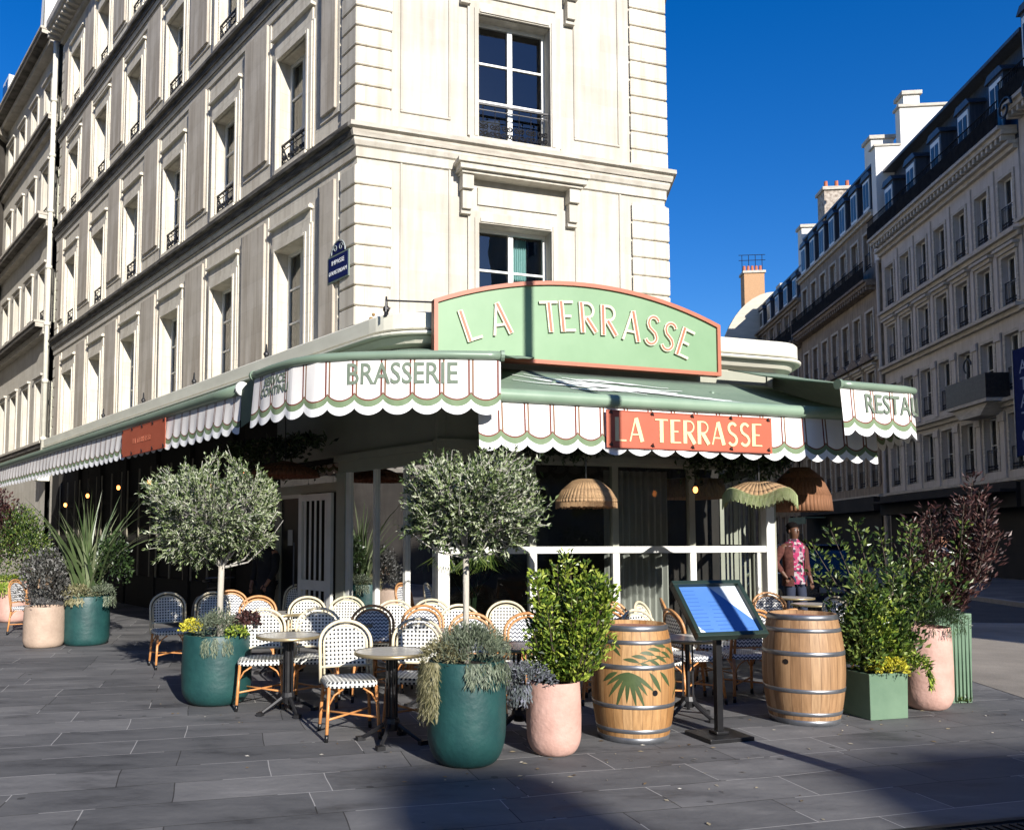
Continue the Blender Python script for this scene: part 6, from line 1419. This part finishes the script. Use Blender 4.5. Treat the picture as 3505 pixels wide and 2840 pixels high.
M_shirt = m; M_skin = mat('brown_skin', (.09, .04, .022), (.12, .055, .03), .5, scale=8); M_skin2 = mat('tan_skin', (.30, .14, .08), (.36, .18, .11), .5, scale=8)
M_hair = mat('black_hair', (.006, .005, .005), (.010, .008, .008), 1, scale=30, spec=.05); M_jean = mat('dark_jeans', (.012, .018, .04), (.02, .028, .055), .85, scale=12); M_blk = mat('black_cloth', (.010, .010, .011), (.018, .018, .02), .9, scale=9)
person('man in a bright pink and white printed shirt and dark jeans standing beyond the terrace', 5.80, 14.0, rad(18), M_shirt, M_jean, M_skin, M_hair, .08, jacket=mat('brown_check', (.05, .012, .010), (.12, .04, .03), .95, scale=22), s=1.07, hand={'er': ((-.3, .08, 1.18), .043), 'wr': ((-.22, -.05, .98), .03), 'pr': ((-.19, -.07, .93), (.034, .018))})
person('walker in dark blue clothes half hidden behind the plum-leaved maple', 8.55, 14.4, rad(-70), M_jean, M_jean, M_skin2, M_hair, .22, s=.98)
person('waiter in black clothes in the shade beside the slatted door', -2.95, 13.6, rad(-30), M_blk, M_blk, M_skin2, M_hair, .05, s=1.0, hand={'el': ((.25, -.06, 1.15), .043), 'wl': ((.22, -.22, .95), .03), 'pl': ((.2, -.25, .9), (.034, .018))})
# ------------------------------------------------------------ parked car
car = thing('parked_car', 'dark blue-black hatchback with a red tail light parked beyond the terrace, seen through the shrubs', 'car', place(8.6, 20.4, -.12, rad(-6)))
M_car = mat('car_paint', (.006, .009, .02), (.008, .012, .025), .18, .3, scale=1); M_cglass = mat('car_glass', (.01, .012, .018), (.012, .015, .02), .04)
secs = [(-2.1, .55, .80, .35, 1.0), (-2.0, .85, .86, .28, 1.02), (-1.2, .88, .88, .24, 1.0), (1.2, .86, .88, .24, .95), (2.0, .8, .84, .28, .85), (2.15, .55, .7, .38, .7)]
def loft(rings, closed=True):
    mb = MB(); k = len(rings[0])
    for A, B in zip(rings, rings[1:]):
        for j in range(k): q = (j+1) % k; mb.face([A[j], A[q], B[q], B[j]])
    mb.face(rings[0][::-1]); mb.face(rings[-1]); return mb
rings = []
for y, wt, wb, z0, z1 in secs: rings.append([(-wb*.94, y, z0), (wb*.94, y, z0), (wb, y, (z0+z1)/2), (wt, y, z1), (-wt, y, z1), (-wb, y, (z0+z1)/2)])
o = loft(rings).build('body', M_car, car, smooth=True, weld=True); bevel(o, .05, 3)
rings = [[(-wb, y, .95), (wb, y, .95), (wt, y2, z), (-wt, y2, z)] for y, y2, wb, wt, z in ((-1.85, -1.45, .80, .62, 1.45), (-1.6, -1.2, .83, .66, 1.6), (.2, .1, .84, .66, 1.6), (1.2, .45, .80, .6, 1.5))]
o = loft(rings).build('cabin', M_cglass, car, weld=True); bevel(o, .05, 3)
mb = MB(); mb.box(-.64, .64, -1.3, .3, 1.6, 1.64); bevel(mb.build('roof', M_car, car), .02)
for s_ in (-1, 1):
    mb = MB(); mb.box(s_*.58, s_*.86, -2.16, -2.0, .78, .95); bevel(mb.build('tail_light', mat('red_lens', (.5, .01, .01), (.55, .015, .01), .2) if s_ < 0 else bpy.data.materials['red_lens'], car), .02)
    for y in (-1.3, 1.35):
        mb = MB(); M_ = Matrix.Translation((s_*.80, y, .32)) @ Matrix.Rotation(rad(90), 4, 'Y'); mb.lathe([(0, -.1), (.22, -.1), (.32, -.08), (.33, 0), (.32, .08), (.22, .1), (0, .1)], 20); mb.v = [tuple(M_ @ Vector(v)) for v in mb.v]; wo = mb.build('wheel', M_black, car, smooth=True)
        mb = MB(); mb.lathe([(0, s_*.105), (.19, s_*.105), (.2, s_*.09)], 16); mb.v = [tuple(M_ @ Vector(v)) for v in mb.v]; mb.build('rim', M_hoop, wo)
mb = MB(); mb.box(-.26, .26, -2.18, -2.13, .6, .72); mb.build('number_plate', mat('plate_grey', (.18, .18, .17)), car)
mb = MB(); mb.box(-.72, .72, -2.2, -2.05, .3, .42); bevel(mb.build('bumper', M_black, car), .03)
# bicycle leaning in the dark by the shopfront
bk_ = thing('bicycle', 'bicycle parked in the dark behind the left olive trunk', 'bicycle', place(-3.9, 13.9, 0, rad(-51)))
for x in (-.5, .5):
    mb = MB(); mb.tube([(x+.33*math.cos(a*PI/14), 0, .34+.33*math.sin(a*PI/14)) for a in range(29)], .018, 6)
    for a in range(10): mb.tube([(x, 0, .34), (x+.32*math.cos(a*PI/5), 0, .34+.32*math.sin(a*PI/5))], .002, 3)
    mb.build('wheel', M_hoop, bk_)
mb = MB()
for a, b_ in (((-.5, .34), (-.2, .85)), ((-.5, .34), (0, .3)), ((0, .3), (-.2, .9)), ((0, .3), (.4, .85)), ((-.2, .82), (.38, .88)), ((.36, .98), (.5, .34))): mb.tube([(a[0], 0, a[1]), (b_[0], 0, b_[1])], .016, 6)
mb.build('frame', M_iron, bk_); mb = MB(); mb.sphere((-.22, 0, .95), (.13, .07, .03), 6); mb.build('saddle', M_black, bk_, smooth=True)
mb = MB(); mb.tube([(.3, -.25, 1.02), (.36, -.1, 1.03), (.36, .1, 1.03), (.3, .25, 1.02)], .013, 6); mb.build('handlebar', M_hoop, bk_)
# palm inside the corner of the terrace
pm = thing('palm_plant', 'green palm plant behind the glass at the white corner post', 'plant', (*(P1+R*.55-nR*.55), 0)); rnd = random.Random(77); mb = MB()
for f in range(9):
    a0 = rnd.uniform(0, 2*PI); l = rnd.uniform(.5, .8); base = Vector((0, 0, .9)); tip = base+Vector((math.cos(a0)*l*.7, math.sin(a0)*l*.7, .62))
    for i in range(26):
        t = i/25-.5; d = Vector((math.cos(a0+t*2.4), math.sin(a0+t*2.4), -.15-.8*abs(t))).normalized(); s_ = Vector((-math.sin(a0+t*2.4), math.cos(a0+t*2.4), 0))*.013
        mb.face([tip-s_, tip+s_, tip+d*.42+s_*.2-Vector((0, 0, .1)), tip+d*.42-s_*.2-Vector((0, 0, .1))], 0, None, rnd.random())
mb.build('fronds', M_holly, pm)
mb = MB()
for f in range(9): mb.tube([(0, 0, .1), (rnd.gauss(0, .05), rnd.gauss(0, .05), .9), (rnd.gauss(0, .3), rnd.gauss(0, .3), 1.45)], .012, 5)
mb.build('stalks', M_holly, pm)
mb = MB(); mb.lathe([(0, .01), (.15, .01), (.2, .4), (.17, .4), (.16, .35), (0, .35)], 20); mb.build('pot', M_pot_green, pm)
rnd = random.Random(88); mb = MB(); pts = []
for i in range(150):
    cx, cy = rnd.choice(((-2.3, 8.1), (.2, 5.9), (.9, 6.2), (1.6, 6.7), (3.3, 7.3), (4.2, 7.7), (4.9, 8.1), (-1, 6.5), (1.5, 5.6))); pts.append((cx+rnd.gauss(0, .45), cy+rnd.gauss(0, .35), .006))
for p_ in pts:
    a = rnd.uniform(0, 6.3); l = rnd.uniform(.008, .03); w_ = l*rnd.uniform(.2, .6); c_, s_ = math.cos(a), math.sin(a)
    mb.face([(p_[0]-c_*l, p_[1]-s_*l, .005), (p_[0]-s_*w_, p_[1]+c_*w_, .009), (p_[0]+c_*l, p_[1]+s_*l, .006), (p_[0]+s_*w_, p_[1]-c_*w_, .005)], 0, None, rnd.random())
struct(mb.build('fallen_leaves', leafmat('dry_leaves', [(.05, .03, .015), (.18, .12, .06), (.35, .3, .2), (.6, .58, .52)], .8)), 'dry leaf bits and litter scattered on the paving', 'stuff')
